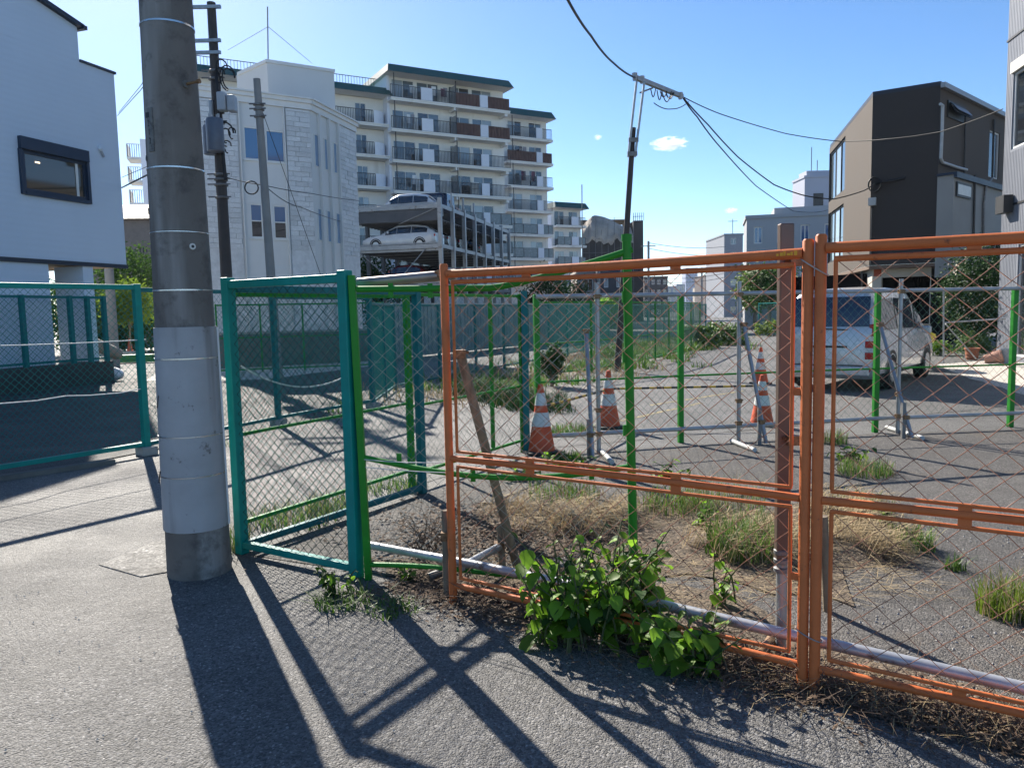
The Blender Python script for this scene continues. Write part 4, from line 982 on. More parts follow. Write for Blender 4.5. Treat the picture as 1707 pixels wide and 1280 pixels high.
# ------------------------------------------------------------------ buildings further down the street
def plain(name, label, xl, xr, yt, D, m, dep=10, ang=0., rows=0, cols=0, gl=GL_DARK, ww=.5, y0=480, extra=None, z0=0):
    a, c = at(xl,y0,D), at(xr,y0,D); c = a + (c-a)*1.0 + V(0,(c-a).length*math.tan(ang),0)
    B = thing(name, label, 'building', (a.x,a.y,0)); F = Face(B, (a.x,a.y), (c.x,c.y)); z1 = F.hit((xl+xr)/2, yt)[1]
    hs = []
    if rows:
        fh = z1/rows
        for r_ in range(rows):
            for k in range(cols):
                w0 = F.U/cols; hs.append((w0*(k+.5-ww/2), w0*(k+.5+ww/2), fh*r_+fh*.32, fh*r_+fh*.78))
    wall(F, 0, z1, hs, m, dep=.2)
    for h in hs: win(F, *h, WHITE, gl, nx=2, fw=.08, d=-.15)
    b = MB(); P = [F.p(0,0),F.p(F.U,0),F.p(F.U,0,-dep),F.p(0,0,-dep)]
    for i in (1,2,3): b.quad(P[i],P[(i+1)%4],P[(i+1)%4]+V(0,0,z1),P[i]+V(0,0,z1))
    b.quad(*[p+V(0,0,z1) for p in P]); b.build('shell', m, B)
    b = MB()
    F.box(b, -.1,F.U+.1,z1,z1+.25,-dep,.1); b.build('parapet', m, B)
    return B, F, z1
GB = mat('grey_building', (.36,.37,.39), .8, var=.05, vs=.3)
PB = mat('purple_grey_building', (.40,.42,.50), .7, var=.05, vs=.3)
B1, FB1, z1 = plain('grey_flat_building', 'long grey flat-roofed building left of the dark house', 1244, 1385, 362, 58, GB, 5, -.25, 3, 4, GL_BLUE, .38)
b = MB(); FB1.box(b, 2,FB1.U-.2,z1+.26,z1+.8,-4,-.8); b.build('roof_box', GB, B1)
B2, FB2, z2 = plain('blue_grey_tower', 'blue-grey block with roof masts behind the flat grey building', 1339, 1392, 296, 95, PB, 4, 0, 0)
b = MB(); FB2.box(b, .4,FB2.U-.3,z2+.26,z2+.9,-3,-.5); b.build('roof_screen', PB, B2)
hh = FB2.hit(1364,335); b = MB(); FB2.box(b, hh[0]-.6,hh[0]+.6,hh[1]-.8,hh[1]+.9,.0,.05); b.build('window', DARK, B2)
for x in (1363,1373):
    q = FB2.hit(x,292); b = MB(); b.tube([FB2.p(q[0],z2,-2),FB2.p(q[0],z2+(4 if x < 1370 else 2.4),-2)], .05, 5); b.build('mast', STEELD, B2)
B3, FB3, z3 = plain('pale_narrow_block', 'narrow pale grey block beside the flat grey building', 1207, 1238, 392, 130, mat('pale_grey_building', (.27,.285,.32), .8), 12, 0, 6, 1, GL_MID, .3)
b = MB(); q = FB3.hit(1230,380); b.tube([FB3.p(q[0],z3,-3),FB3.p(q[0],z3+3,-3)], .06, 5); b.tube([FB3.p(q[0]-.8,z3+2.6,-3),FB3.p(q[0]+.8,z3+2.6,-3)], .05, 5); b.build('antenna', STEELD, B3)
B4, FB4, z4 = plain('glass_tower', 'tall blue glass tower far down the street', 1143, 1163, 447, 640, mat('tower_cladding', (.33,.37,.50), .6), 14, 0, 11, 4, GL_BLUE, .7)
NETD = mat('scaffold_net', (.055,.052,.052), .9, var=.25, vs=.5, bump=.5, bs=3)
NETB = mat('tan_tarp', (.42,.36,.30), .9, var=.25, vs=.4, bump=.6, bs=2)
# netted building under works: bevelled upper storeys, tarps, scaffold poles
nb = thing('netted_building', 'building wrapped in dark scaffold netting and tan tarps', 'building', tuple(at(1020,480,105)))
nb.location.z = 0
Fn = Face(nb, tuple(at(972,480,105))[:2], tuple(at(1056,480,105))[:2]); zn = Fn.hit(1010,362)[1]
wall(Fn, 0, Fn.hit(1010,398)[1], [], NETD); 
b = MB(); U = Fn.U; ze = Fn.hit(1010,398)[1]
NI, NJ = 22, 7
def tz(i): f_ = i/NI; return zn + .5*math.sin(f_*5.5) - 2.0*max(0,.25-f_)*2 - 2.2*max(0,f_-.62)
def tp_(i, j):
    f_ = j/NJ; lo = ze - 1.2*noise.noise(V(i*.37,3.1,0)) - .5; z = lo + (tz(i)-lo)*f_
    return Fn.p(U*i/NI, z, .35-2.6*f_*f_ + .4*noise.noise(V(i*.35,j*.5,1.7)))
for i in range(NI):
    for j in range(NJ): b.quad(tp_(i,j),tp_(i+1,j),tp_(i+1,j+1),tp_(i,j+1))
b.quad(Fn.p(0,zn,-3),Fn.p(U,zn,-3),Fn.p(U,zn,-10),Fn.p(0,zn,-10)); b.build('tarp', NETB, nb)
b = MB(); b.quad(Fn.p(U,0,0),Fn.p(U,0,-12),Fn.p(U,ze,-12),Fn.p(U,ze,0)); b.quad(Fn.p(U,ze,0),Fn.p(U,ze,-12),Fn.p(U,zn,-10),Fn.p(U,zn,-3)); b.quad(Fn.p(0,0,-12),Fn.p(0,0,0),Fn.p(0,zn,-3),Fn.p(0,zn,-10)); b.build('side_net', NETD, nb)
b = MB()
for k in range(9): s = U*k/8; b.tube([Fn.p(s,0,.25),Fn.p(s,ze+1.2+.8*(k%3),.25)], .035, 5)
for k in range(6): z = ze*(k+1)/6; b.tube([Fn.p(0,z,.25),Fn.p(U,z,.25)], .03, 5)
b.build('scaffold', STEELD, nb)
b = MB(); x0 = Fn.hit(1057,480)[0]; x1 = Fn.hit(1074,480)[0]; Fn.box(b, x0+.1,x1,0,Fn.hit(1060,367)[1],-9,-.6); b.build('netted_bay', NETD, nb)
b = MB()
for k in range(6): s = x0+.1+(x1-x0)*k/5; b.tube([Fn.p(s,Fn.hit(1060,367)[1],-.7),Fn.p(s,Fn.hit(1060,360)[1]+.5,-.7)], .04, 5)
b.tube([Fn.p(x0,Fn.hit(1060,360)[1],-.7),Fn.p(x1,Fn.hit(1060,360)[1],-.7)], .04, 5); b.build('scaffold', STEELD, nb)
plain('dark_gabled_house', 'dark house in front of the netted building', 1000, 1042, 446, 78, mat('dark_house_wall', (.05,.055,.065), .7), 8, 0, 2, 2, GL_PALE, .35)
plain('pale_shed', 'pale low building beside the small apartment wing', 962, 1000, 455, 82, mat('pale_shed_wall', (.40,.36,.32), .8), 8, 0, 2, 1, GL_DARK, .4)
plain('dark_low_block', 'dark brown low block behind the green bent post', 1074, 1113, 463, 150, mat('brown_block', (.09,.08,.08), .8), 10, 0, 4, 4, GL_DARK, .6)
plain('dark_stepped_block', 'dark block with balconies right of the distant glass tower', 1176, 1205, 460, 170, mat('brown_block2', (.10,.08,.08), .8), 10, 0, 4, 3, GL_MID, .6)
for i, (xl, xr, yt, D, c_) in enumerate(((1113,1128,478,420,(.35,.36,.4)),(1128,1142,474,520,(.4,.42,.46)),(1163,1178,480,450,(.42,.36,.3)),(1090,1106,480,300,(.45,.45,.45)))):
    plain('distant_block', ['pale distant roofs left of the far tower', 'hazy distant block touching the far tower on its left', 'tan distant block touching the far tower on its right', 'white distant block above the back fence rail'][i], xl, xr, yt, D, mat('distant_%d' % i, c_, .8), 12, 0, 3, 2, GL_MID, .5)
# grey steel hoarding behind the far fence
ho = thing('steel_hoarding', 'blue-grey steel hoarding behind the far teal fence', 'hoarding', (-4,30,0))
a, c = at(640,530,26.5), at(1000,520,43); Fh = Face(ho, (a.x,a.y), (c.x,c.y)); HOR = mat('hoarding_steel', (.27,.31,.35), .5, metal=.2, var=.1, vs=1)
n = int(Fh.U/.95)
for k in range(n):
    b = MB(); b2 = Fh.U*k/n; c2 = Fh.U*(k+1)/n-.02
    Fh.box(b, b2,c2,.05,1.9,-.03,0)
    for j in range(4): Fh.box(b, b2+.1+j*.23,b2+.16+j*.23,.06,1.89,.001,.03)
    b.build('hoarding_panel', HOR, ho)
b = MB(); Fh.box(b, 0,Fh.U,1.9,1.96,-.05,.04); b.build('top_channel', STEEL, ho)
lw = thing('low_wall', 'low dark block wall at the foot of the stone-clad building', 'wall', (-9,24,0))
a, c = at(350,560,23.5), at(640,560,26.3); Fl = Face(lw, (a.x,a.y), (c.x,c.y)); b = MB(); Fl.box(b, 0,Fl.U,0,1.05,-.15,0); b.build('block_wall', CONCD, lw)
b = MB(); Fl.box(b, -.02,Fl.U+.02,1.05,1.12,-.18,.03); b.build('coping', CONC, lw)
# ------------------------------------------------------------------ vehicles
TYRE = mat('tyre_rubber', (.015,.015,.016), .8); RIM = mat('alloy_rim', (.45,.46,.47), .35, metal=.7)
REDL = mat('red_lens', (.45,.01,.012), .2, var=.1); CLEARL = mat('clear_lens', (.6,.6,.58), .15)
CARGL = glass('car_glass', (.01,.02,.035), .02); BUMP = mat('black_trim', (.02,.02,.022), .6)
def paint(name, col, metal=.35, rough=.25):
    m_ = mat(name, col, rough, metal=metal, var=.03, vs=2); m_.node_tree.nodes['Principled BSDF'].inputs['Coat Weight'].default_value = .6; return m_
STY = {  # stations from the tail (0) to the nose (1): x, bottom, belt, top, roof half-width factor
 'suv': [(0,.35,.92,.95,.90),(.03,.25,.98,1.12,.86),(.13,.24,.97,1.48,.74),(.30,.24,.95,1.60,.76),(.52,.24,.93,1.58,.76),(.62,.24,.92,1.40,.78),(.74,.24,.92,.97,.88),(.90,.25,.85,.88,.86),(1,.35,.66,.68,.74)],
 'wagon': [(0,.35,.88,.90,.90),(.03,.25,.92,1.05,.84),(.15,.22,.92,1.36,.72),(.32,.22,.90,1.46,.74),(.52,.22,.88,1.44,.74),(.64,.22,.86,1.22,.78),(.75,.22,.87,.92,.88),(.91,.23,.78,.80,.86),(1,.32,.6,.62,.74)],
 'sedan': [(0,.35,.88,.90,.88),(.12,.22,.93,.97,.86),(.27,.22,.90,1.34,.70),(.40,.22,.88,1.42,.72),(.55,.22,.87,1.38,.72),(.70,.22,.86,.92,.86),(.92,.23,.76,.78,.86),(1,.32,.6,.62,.74)],
 'box': [(0,.42,1.0,1.05,.95),(.015,.35,1.02,1.78,.88),(.10,.34,1.02,1.86,.88),(.35,.34,1.02,1.87,.88),(.60,.34,1.02,1.84,.88),(.70,.34,1.02,1.10,.93),(.95,.36,.98,1.02,.93),(1,.42,.9,.92,.86)],
 'van': [(0,.30,1.02,1.04,.97),(.02,.24,1.05,1.45,.90),(.07,.23,1.04,1.80,.80),(.30,.23,1.03,1.87,.80),(.58,.23,1.02,1.84,.80),(.72,.23,1.00,1.50,.82),(.84,.24,.98,1.05,.90),(.95,.26,.82,.85,.86),(1,.34,.62,.64,.76)]}
def car(name, label, loc, rz, style, L, W, H, pm, tail=None, sideglass=(2,5), group=None):
    t = thing(name, label, 'van' if style == 'van' else 'car', loc, rz, group)
    S0 = STY[style]; k = H/max(s[3] for s in S0)
    S_ = []
    for i in range(len(S0)-1):       # refine the stations
        for j in range(3):
            f_ = j/3; f2 = f_*f_*(3-2*f_)*.4+f_*.6; S_.append(tuple(S0[i][q]*(1-(f_ if q == 0 else f2))+S0[i+1][q]*(f_ if q == 0 else f2) for q in range(5)))
    S_.append(S0[-1])
    def sec(s):
        x, b0, bl, tp, wf = s; x = (x-.5)*L; b0 *= k; bl *= k; tp *= k; hw = W/2
        e = 1 - .10*max(0,(abs(s[0]-.5)-.40)/.10)**2
        hw *= e
        return [(x,hw*.84,b0),(x,hw*.97,b0+.10),(x,hw,b0+(bl-b0)*.45),(x,hw*.985,b0+(bl-b0)*.8),(x,hw*.95,bl),(x,hw*wf,bl+(tp-bl)*.86),(x,hw*wf*.86,tp),(x,hw*wf*.4,tp+.025)]
    vs = []; fs = []; R_ = [sec(s) for s in S_]
    for r_ in R_: vs += r_ + [(p[0],-p[1],p[2]) for p in reversed(r_)]
    n = 16
    for i in range(len(R_)-1):
        for j in range(n-1): fs.append((i*n+j, (i+1)*n+j, (i+1)*n+j+1, i*n+j+1))
        fs.append((i*n+n-1,(i+1)*n+n-1,(i+1)*n,i*n))
    fs += [tuple(range(n)), tuple(range((len(R_)-1)*n, len(R_)*n))[::-1]]
    b = MB(); b.add(vs, fs); body = b.build('body', pm, t, True)
    # glass follows the greenhouse
    def gpnt(i, f_, sg, o=.02):
        a, c = Vector(R_[i][4]), Vector(R_[i][5]); p = a.lerp(c, f_); return V(p.x, sg*(p.y+o), p.z)
    i0, i1 = sideglass[0]*3, sideglass[1]*3
    for sg in (1,-1):
        mids = [i0-1, (i0*2+i1)//3, (i0+2*i1)//3, i1+1]
        for q in range(3):
            b = MB(); a_, c_ = mids[q], mids[q+1]
            for i in range(a_, c_):
                lo, hi = .10, .90
                q4 = [gpnt(i,lo,sg),gpnt(i+1,lo,sg),gpnt(i+1,hi,sg),gpnt(i,hi,sg)]
                if i == a_ and q > 0:
                    q4[0] = q4[0].lerp(q4[1],.15); q4[3] = q4[3].lerp(q4[2],.15)
                b.poly(q4 if sg < 0 else q4[::-1])
            b.build('side_window', CARGL, t)
    # rear and front screens
    def screen(ia, ib, nm, lo=.12, hi=.9):
        b = MB()
        A_, B_ = R_[ia], R_[ib]
        la, lb = Vector(A_[6]), Vector(B_[6]); P = []
        o = V(-.012 if ib > ia and ia < len(R_)/2 else .012, 0, .012)
        seq = list(range(ia, ib+1)) if ib > ia else list(range(ib, ia+1))
        for i in range(len(seq)-1):
            a_, c_ = R_[seq[i]], R_[seq[i+1]]
            kk_ = 1.10 if nm == 'rear_window' else .96; w0, w1 = a_[6][1]*kk_, c_[6][1]*kk_
            b.quad(V(a_[0][0],-w0,a_[6][2])+o,V(c_[0][0],-w1,c_[6][2])+o,V(c_[0][0],w1,c_[6][2])+o,V(a_[0][0],w0,a_[6][2])+o)
        b.build(nm, CARGL, t)
    lastf = sideglass[1]*3
    screen(lastf, lastf+3, 'windscreen')
    if style != 'sedan': screen(1, sideglass[0]*3-1, 'rear_window')
    else: screen(3, 6, 'rear_window')
    wr = .33 if style != 'box' else .36
    for x in (-L*.29, L*.31):
        for sg in (1,-1):
            b = MB(); y0, y1 = sg*(W/2-.21), sg*(W/2+.004); b.tube([(x,y0,wr),(x,(y0*.2+y1*.8),wr),(x,y1,wr)], [wr,wr,wr*.93], 20); wl = b.build('wheel', TYRE, t, True)
            b = MB(); b.tube([(x,sg*(W/2-.02),wr),(x,sg*(W/2+.012),wr)], [wr*.66,wr*.60], 14); b.build('rim', RIM, wl)
            b = MB()
            for q in range(9):
                a0, a1 = math.pi*q/9, math.pi*(q+1)/9
                b.quad((x+math.cos(a0)*wr*1.02,sg*(W/2+.002),wr+math.sin(a0)*wr*1.02),(x+math.cos(a1)*wr*1.02,sg*(W/2+.002),wr+math.sin(a1)*wr*1.02),(x+math.cos(a1)*wr*1.2,sg*(W/2+.002),wr+math.sin(a1)*wr*1.2),(x+math.cos(a0)*wr*1.2,sg*(W/2+.002),wr+math.sin(a0)*wr*1.2))
            b.build('wheel_arch', BUMP, wl)
    for sg in (1,-1):
        b = MB(); z = S0[0][2]*k; x = -L/2
        if style == 'van':
            hw = W/2*.985
            b = MB(); b.box(x+.03,x+.14,min(sg*(hw*.80),sg*(hw*.965)),max(sg*(hw*.80),sg*(hw*.965)),z-.02,z+.20); b.build('tail_light', REDL, t, bevel=.03)
            for zz in (z-.22, z-.42):
                b = MB(); b.box(x-.012,x+.12,min(sg*(hw*.76),sg*(hw*.968)),max(sg*(hw*.76),sg*(hw*.968)),zz,zz+.12); b.build('tail_light', REDL, t, bevel=.01)
            b = MB(); b.box(x-.010,x+.12,min(sg*(hw*.77),sg*(hw*.965)),max(sg*(hw*.77),sg*(hw*.965)),z-.30,z-.221); b.build('reverse_light', CLEARL, t)
            b = MB(); c_ = sg*hw*.82; b.tube([(x-.004,c_,.42),(x+.05,c_,.42)], .055, 14); b.build('fog_light', REDL, t)
        else:
            b.box(x+.0,x+.10,min(sg*W*.30,sg*W*.465),max(sg*W*.30,sg*W*.465),z-.18,z-.04); b.build('tail_light', REDL, t, bevel=.02)
        b = MB(); b.box(L/2-.12,L/2-.02,min(sg*W*.28,sg*W*.41),max(sg*W*.28,sg*W*.41),.58*k,.66*k); b.build('headlight', CLEARL, t, bevel=.02)
        b = MB(); xm = L*(.62-.5) if style != 'van' else L*(.70-.5); b.box(xm,xm+.1,min(sg*(W/2-.02),sg*(W/2+.16)),max(sg*(W/2-.02),sg*(W/2+.16)),.95*k,1.1*k); b.build('mirror', pm, t, bevel=.03)
        for xh in (-.08,.12):
            b = MB(); b.box(L*xh,L*xh+.16,min(sg*(W/2-.01),sg*(W/2+.02)),max(sg*(W/2-.01),sg*(W/2+.02)),.80*k,.83*k); b.build('door_handle', pm, t)
    b = MB(); b.box(-L/2-.03,-L/2+.10,-W*.42,W*.42,.30,.48); b.build('bumper', pm, t, bevel=.03)
    return t
SILV = paint('silver_paint', (.56,.57,.58)); WHT = paint('white_car_paint', (.58,.59,.60), 0); NAVY = paint('navy_paint', (.012,.02,.045)); REDP = paint('dark_red_paint', (.17,.012,.012)); GREYP = paint('grey_paint', (.2,.21,.22)); BLKP = paint('black_paint', (.012,.012,.014)); RED2 = paint('red_paint', (.35,.02,.02))
# silver minivan in the lot
vh = math.atan2(.77,.64); vd = V(math.cos(vh),math.sin(vh),0); rear = V(5.70,13.9,0); VL = 4.7
van = car('minivan', 'silver minivan parked with its tail towards the orange fence', rear+vd*VL/2, vh, 'van', VL, 1.74, 1.87, SILV)
b = MB(); b.box(-VL/2-.025,-VL/2-.010,-.165,.165,.60,.765); plate = b.build('number_plate', WHITE, van)
GRNT = mat('plate_green', (.02,.12,.06), .5)
tm = text_mesh('plate_text', '3  1', .13, GRNT); o = inst('plate_text', tm, plate); o.matrix_local = Matrix.Translation((-VL/2-.0265,-.04,.665)) @ Matrix(((0,0,-1,0),(-1,0,0,0),(0,1,0,0),(0,0,0,1)))
b = MB(); b.box(-VL/2-.015,-VL/2+.02,-.35,.35,.80,.835); b.build('plate_garnish', BUMP, van)
b = MB(); b.box(-VL/2-.033,-VL/2-.005,-.62,.62,.485,.497); b.build('bumper_line', BUMP, van)
b = MB(); b.bar((-VL/2-.02,.1,1.14),(-VL/2+.0,-.35,1.12),.02,.02); b.build('wiper', BUMP, van)
# cars in the rack: noses away from the street
ph = math.atan2(pw.y,pw.x)
def rackcar(bay, lev, style, label, pm, L=4.5, W=1.78, H=1.5):
    p = kp(bay*BAY+BAY/2, L/2+.45, LV[lev]-(.85,.27,.27)[lev])
    car('parked_car', label, p+park.location, ph, style, L, W, H, pm, group='cars in the parking rack')
rackcar(0,0,'suv','white hatchback on the top deck of the parking rack', WHT, 4.4,1.78,1.58)
rackcar(1,0,'box','boxy dark blue off-roader on the top deck of the rack', NAVY, 4.3,1.8,1.9)
rackcar(2,0,'suv','red car behind the off-roader on the top deck of the rack', RED2, 4.2,1.75,1.55)
rackcar(0,1,'wagon','white estate car on the middle deck of the parking rack', WHT, 4.7,1.8,1.5)
rackcar(1,1,'sedan','grey car second along the middle deck of the rack', GREYP)
rackcar(2,1,'sedan','black car third along the middle deck of the rack', BLKP)
rackcar(4,1,'suv','black car near the far end of the middle deck', BLKP)
rackcar(0,2,'sedan','dark red saloon on the lower deck of the parking rack', REDP, 4.7,1.78,1.45)
rackcar(1,2,'suv','black car second along the lower deck of the rack', BLKP)

# ------------------------------------------------------------------ traffic cones
CONEO = mat('cone_orange', (.60,.085,.025), .55, var=.15, vs=8, spots=((.25,.06,.03), 14, .6, .75)); CONEW = mat('cone_white', (.62,.63,.62), .5, var=.12, vs=12); CONEB = mat('cone_base', (.03,.028,.027), .8)
def cone(label, loc, h=.72, lean=(0,0), striped=True, group='striped traffic cones'):
    t = thing('traffic_cone', label, 'traffic cone', loc, rnd.uniform(0,1), group); t.rotation_euler[0] = lean[0]; t.rotation_euler[1] = lean[1]
    b = MB(); b.prism([(x*.19,y*.19) for x, y in ((-1,-.7),(-.7,-1),(.7,-1),(1,-.7),(1,.7),(.7,1),(-.7,1),(-1,.7))], 0, .035); b.build('base', CONEB if striped else CONEO, t, bevel=.01)
    rr = lambda z: .155 - (.155-.026)*z/h
    b = MB(); b.lathe([(rr(z), z) for z in (.036,h*.3,h*.6,h*.9,h)] + [(.012,h+.006)], 20); b.build('cone', CONEO, t, True)
    if striped:
        for z0, z1 in ((h*.40,h*.60),(h*.70,h*.88)):
            b = MB(); b.lathe([(rr(z0)+.001,z0),(rr(z0)+.004,z0+.001),(rr(z1)+.004,z1-.001),(rr(z1)+.001,z1)], 20); b.build('stripe', CONEW, t, True)
    return t
c1, c2, c3 = gp(903,755), gp(1015,713), gp(1270,708)
cone('striped cone left of the two central cones, behind the teal corner post', c1, .76)
cone('striped cone near the tube brace, further back than its neighbour', c2, .76)
cone('lower striped cone beside the right-hand leaning prop', c3, .66)
cone('striped cone seen above another beside the brown upright', gp(1268,640), .74, striped=True)
cone('plain red cone standing in the sunny yard at left', gp(217,590), .75, striped=False, group='plain cone')
b = MB(); a_, e_ = c1+V(.05,0,.52), c2+V(-.05,0,.50)
o = thing('cone_bar', 'black and yellow bar linking the two striped cones', 'bar', (c1.x,c1.y,0))
YB = mat('bar_yellow', (.55,.33,.03), .5); BB = mat('bar_black', (.02,.02,.02), .5); base = V(c1.x,c1.y,0)
for k in range(16):
    b = MB(); b.tube([a_.lerp(e_,k/16)-base, a_.lerp(e_,(k+1)/16)-base], .016, 8, False); b.build('band', YB if k % 2 else BB, o, True)
b = MB(); a_, e_ = c2+V(.05,0,.52), c3+V(-.03,0,.52); o = thing('cone_bar', 'faded black and yellow bar running right to the lower striped cone', 'bar', (c2.x,c2.y,0)); base = V(c2.x,c2.y,0)
for k in range(20):
    b = MB(); b.tube([a_.lerp(e_,k/20)-base, a_.lerp(e_,(k+1)/20)-base], .014, 8, False); b.build('band', YB if k % 2 else BB, o, True)

# ------------------------------------------------------------------ far fences
ORD = ['first','second','third','fourth','fifth','sixth','seventh','eighth','ninth','tenth','eleventh','twelfth']
def row(pts, lab, m, wm, H=1.8, post=.06, seg=1.8, d=.075, r=.0019, zb=.08, grp=None, mid=(), gap=0):
    """a run of fence panels along a polyline"""
    k = 0
    for i in range(len(pts)-1):
        a, c = Vector(pts[i]), Vector(pts[i+1]); n = max(1, round((c-a).length/seg))
        for j in range(n):
            p, q = a.lerp(c,j/n), a.lerp(c,(j+1)/n)
            panel('fence_panel', ORD[k] + ' ' + lab, (p.x,p.y), (q.x,q.y), H, m, wm, post=post, rail=.045, zb=zb, posts=(1, 1 if (i == len(pts)-2 and j == n-1) else 0), d=d, e=d, r=r, group=grp, mid=mid)
            k += 1
row([(-2.35,12.95),(-2.4,15.8),(-.9,19.5),(1.2,24.5)], 'panel from the near end of the teal fence receding behind the side street', TEALD, TEALM, 1.78, grp='teal panels receding behind the street', d=.09, r=.003)
row([(1.2,24.5),(4.2,33),(11.0,43.5)], 'panel from the left of the far teal fence beyond the weedy gravel lot', TEAL, TEALM, 1.8, seg=2.2, d=.12, r=.006, grp='far teal fence panels')
row([(.55,17.9),(2.0,19.2)], 'green mesh panel standing in the weedy gravel lot', GREEN, GREYGREENM, 1.8, d=.1, r=.0024, grp='green panels in the gravel lot', mid=(.8,), post=.05)
row([(2.0,19.2),(4.4,23.5),(7.6,31)], 'panel from the near end of the green fence edging the gravel lot', GREEN, GREYGREENM, 1.8, d=.12, r=.003, grp='green panels along the gravel lot edge', mid=(.8,), post=.05, seg=2.0)
row([tuple(at(362,560,21.5))[:2], tuple(at(640,560,23))[:2]], 'green panel from the left before the stone-clad building', GREEN, TEALM, 1.95, d=.12, r=.0028, grp='green panels before the stone-clad building', mid=(1.0,), post=.05, seg=1.2)
row([tuple(at(1265,545,44))[:2], tuple(at(1330,540,40))[:2]], 'short far teal panel from the left, beyond the van', TEAL, TEALM, 1.8, d=.15, r=.005, grp='short far teal panels left of the van', seg=2)

# ------------------------------------------------------------------ poles and wires
# dark pole with transformers
DP = mat('dark_pole', (.055,.045,.042), .7, var=.25, vs=3)
b0 = gp(386,590); dpD = 21.0
f0 = at(384,575,dpD); f1 = at(352,5,dpD)
dp = thing('transformer_pole', 'slim dark utility pole carrying transformers and cable loops', 'utility pole', (f0.x,f0.y,0))
base = V(f0.x,f0.y,0); zt = f1.z; top = V(f1.x-f0.x, 0, zt)
b = MB(); b.tube([V(0,0,-.3), top], [.17,.11], 16); b.build('shaft', DP, dp, True)
def dpt(x, y, off=0): q = at(x,y,dpD-off)-base; return q
TRG = mat('transformer_grey', (.11,.13,.17), .5, metal=.2); BOXG = mat('cable_box_grey', (.38,.40,.43), .5)
def can(x, y0, y1, r_, off, nm='transformer', m_=TRG):
    p, q = dpt(x,y0,off), dpt(x,y1,off); b = MB(); n = 16
    vs = [(r_*.0,p.z),(r_*.9,p.z),(r_,p.z-.05),(r_,q.z+.04),(r_*.93,q.z)]
    b.lathe([(max(a,.01),z) for a, z in vs][::-1], n, (p.x,p.y)); o = b.build(nm, m_, dp, True)
    if nm == 'transformer':
        b = MB()
        for a in (0,1.2,2.4,3.6): b.tube([(p.x+math.cos(a)*r_*.5,p.y+math.sin(a)*r_*.5,p.z),(p.x+math.cos(a)*r_*.5,p.y+math.sin(a)*r_*.5,p.z+.12)], .035, 6)
        b.build('bushing', BOXG, o)
can(357,198,253,.22,.42); can(349,210,258,.18,.1)
for x0, x1, y0, y1, off in ((363,379,155,186,.3),(380,394,160,187,.25),(350,357,168,195,.1)):
    b = MB(); p, q = dpt(x0,y0,off), dpt(x1,y1,off); b.box(p.x,q.x,p.y-.15,p.y+.15,q.z,p.z); b.build('cable_box', BOXG, dp, bevel=.04)
for y in (12,68,88):
    p = dpt(352,y,.12); b = MB(); b.bar(p+V(-1.1,0,.0), p+V(.25,0,-.0), .08, .08); b.build('cross_arm', STEEL, dp)
for y in (120,133,205,292,300,309,330):
    p = dpt(360,y); zz = p.z; c_ = top*(zz/top.z); b = MB(); b.lathe([(.165,zz-.03),(.18,zz-.02),(.18,zz+.02),(.165,zz+.03)], 14, (c_.x,c_.y)); b.build('band', STEELD, dp)
    b = MB(); b.tube([V(c_.x-.3,c_.y-.16,zz), V(c_.x+.3,c_.y-.16,zz)], .02, 5); b.build('strap_bolt', STEELD, dp)
rl = random.Random(4)
for k in range(9):
    x, y = (rl.uniform(366,382), rl.uniform(112,135)) if k < 4 else (rl.uniform(376,388), rl.uniform(220,245))
    p = dpt(x,y,.22); r1 = rl.uniform(.10,.28); b = MB()
    b.tube([p+V(math.cos(a)*r1*.8, math.sin(a*2)*.05, math.sin(a)*r1*1.3) for a in [rl.uniform(0,.3)+4.6*j/12 for j in range(13)]], .018, 5); b.build('cable_loop', BLACKC, dp)
b = MB(); b.tube([dpt(364,160,.2),dpt(368,200,.22),dpt(372,260,.2),dpt(376,300,.2)], .05, 6); b.tube([dpt(360,118,.2),dpt(362,150,.22),dpt(372,190,.2)], .045, 6); b.build('cable_run', BLACKC, dp)
# slim concrete pole
CP = mat('slim_pole_concrete', (.27,.26,.25), .85, var=.15, vs=2)
cD = 19.5; f0 = at(463,605,cD); f1 = at(428,132,cD); base2 = V(f0.x,f0.y,0)
cp = thing('slim_pole', 'short tilted grey concrete pole in front of the stone-clad building', 'utility pole', base2)
tp2 = V(f1.x-f0.x,0,f1.z); b = MB(); b.tube([V(0,0,-.3), tp2], [.125,.085], 14); b.build('shaft', CP, cp, True)
for y in (175,183,195):
    zz = at(431,y,cD).z; c_ = tp2*(zz/tp2.z); b = MB(); b.lathe([(.10,zz-.03),(.135,zz-.02),(.135,zz+.02),(.10,zz+.03)], 12, (c_.x,c_.y)); b.tube([V(c_.x-.2,c_.y-.1,zz),V(c_.x+.2,c_.y-.1,zz)], .02, 5); b.build('band', STEELD, cp)
def wire(label, pts, r_=.012, sag=0, n=16, name='overhead_wire'):
    P = []
    for i in range(len(pts)-1): P += sagline(pts[i], pts[i+1], sag, n)[:-1]
    P.append(Vector(pts[-1])); b = MB(); b.tube(P, r_, 5); return tag(b.build(name, BLACKC, None, True), label, 'wire')
o = tag(MB().build('x', None), None) if False else None
b = MB(); c_ = at(419,313,cD+.3); b.tube([c_+V(math.cos(a)*.17, .01*j/18, math.sin(a)*.16) for j, a in enumerate([2*math.pi*j/18 for j in range(37)])], .017, 6, False); tag(b.build('cable_coil', BLACKC, None, True), 'black cable coil hanging beside the slim concrete pole', 'cable coil')
wire('thin guy wire slanting down from the slim pole', [at(438,188,cD-.1), at(537,465,cD+1.5)], .008)
wire('wavy wire from the dark pole across the stone facade', [at(378,296,dpD-.2), at(440,309,cD), at(520,323,24), at(600,335,30)], .011, .02, 8)
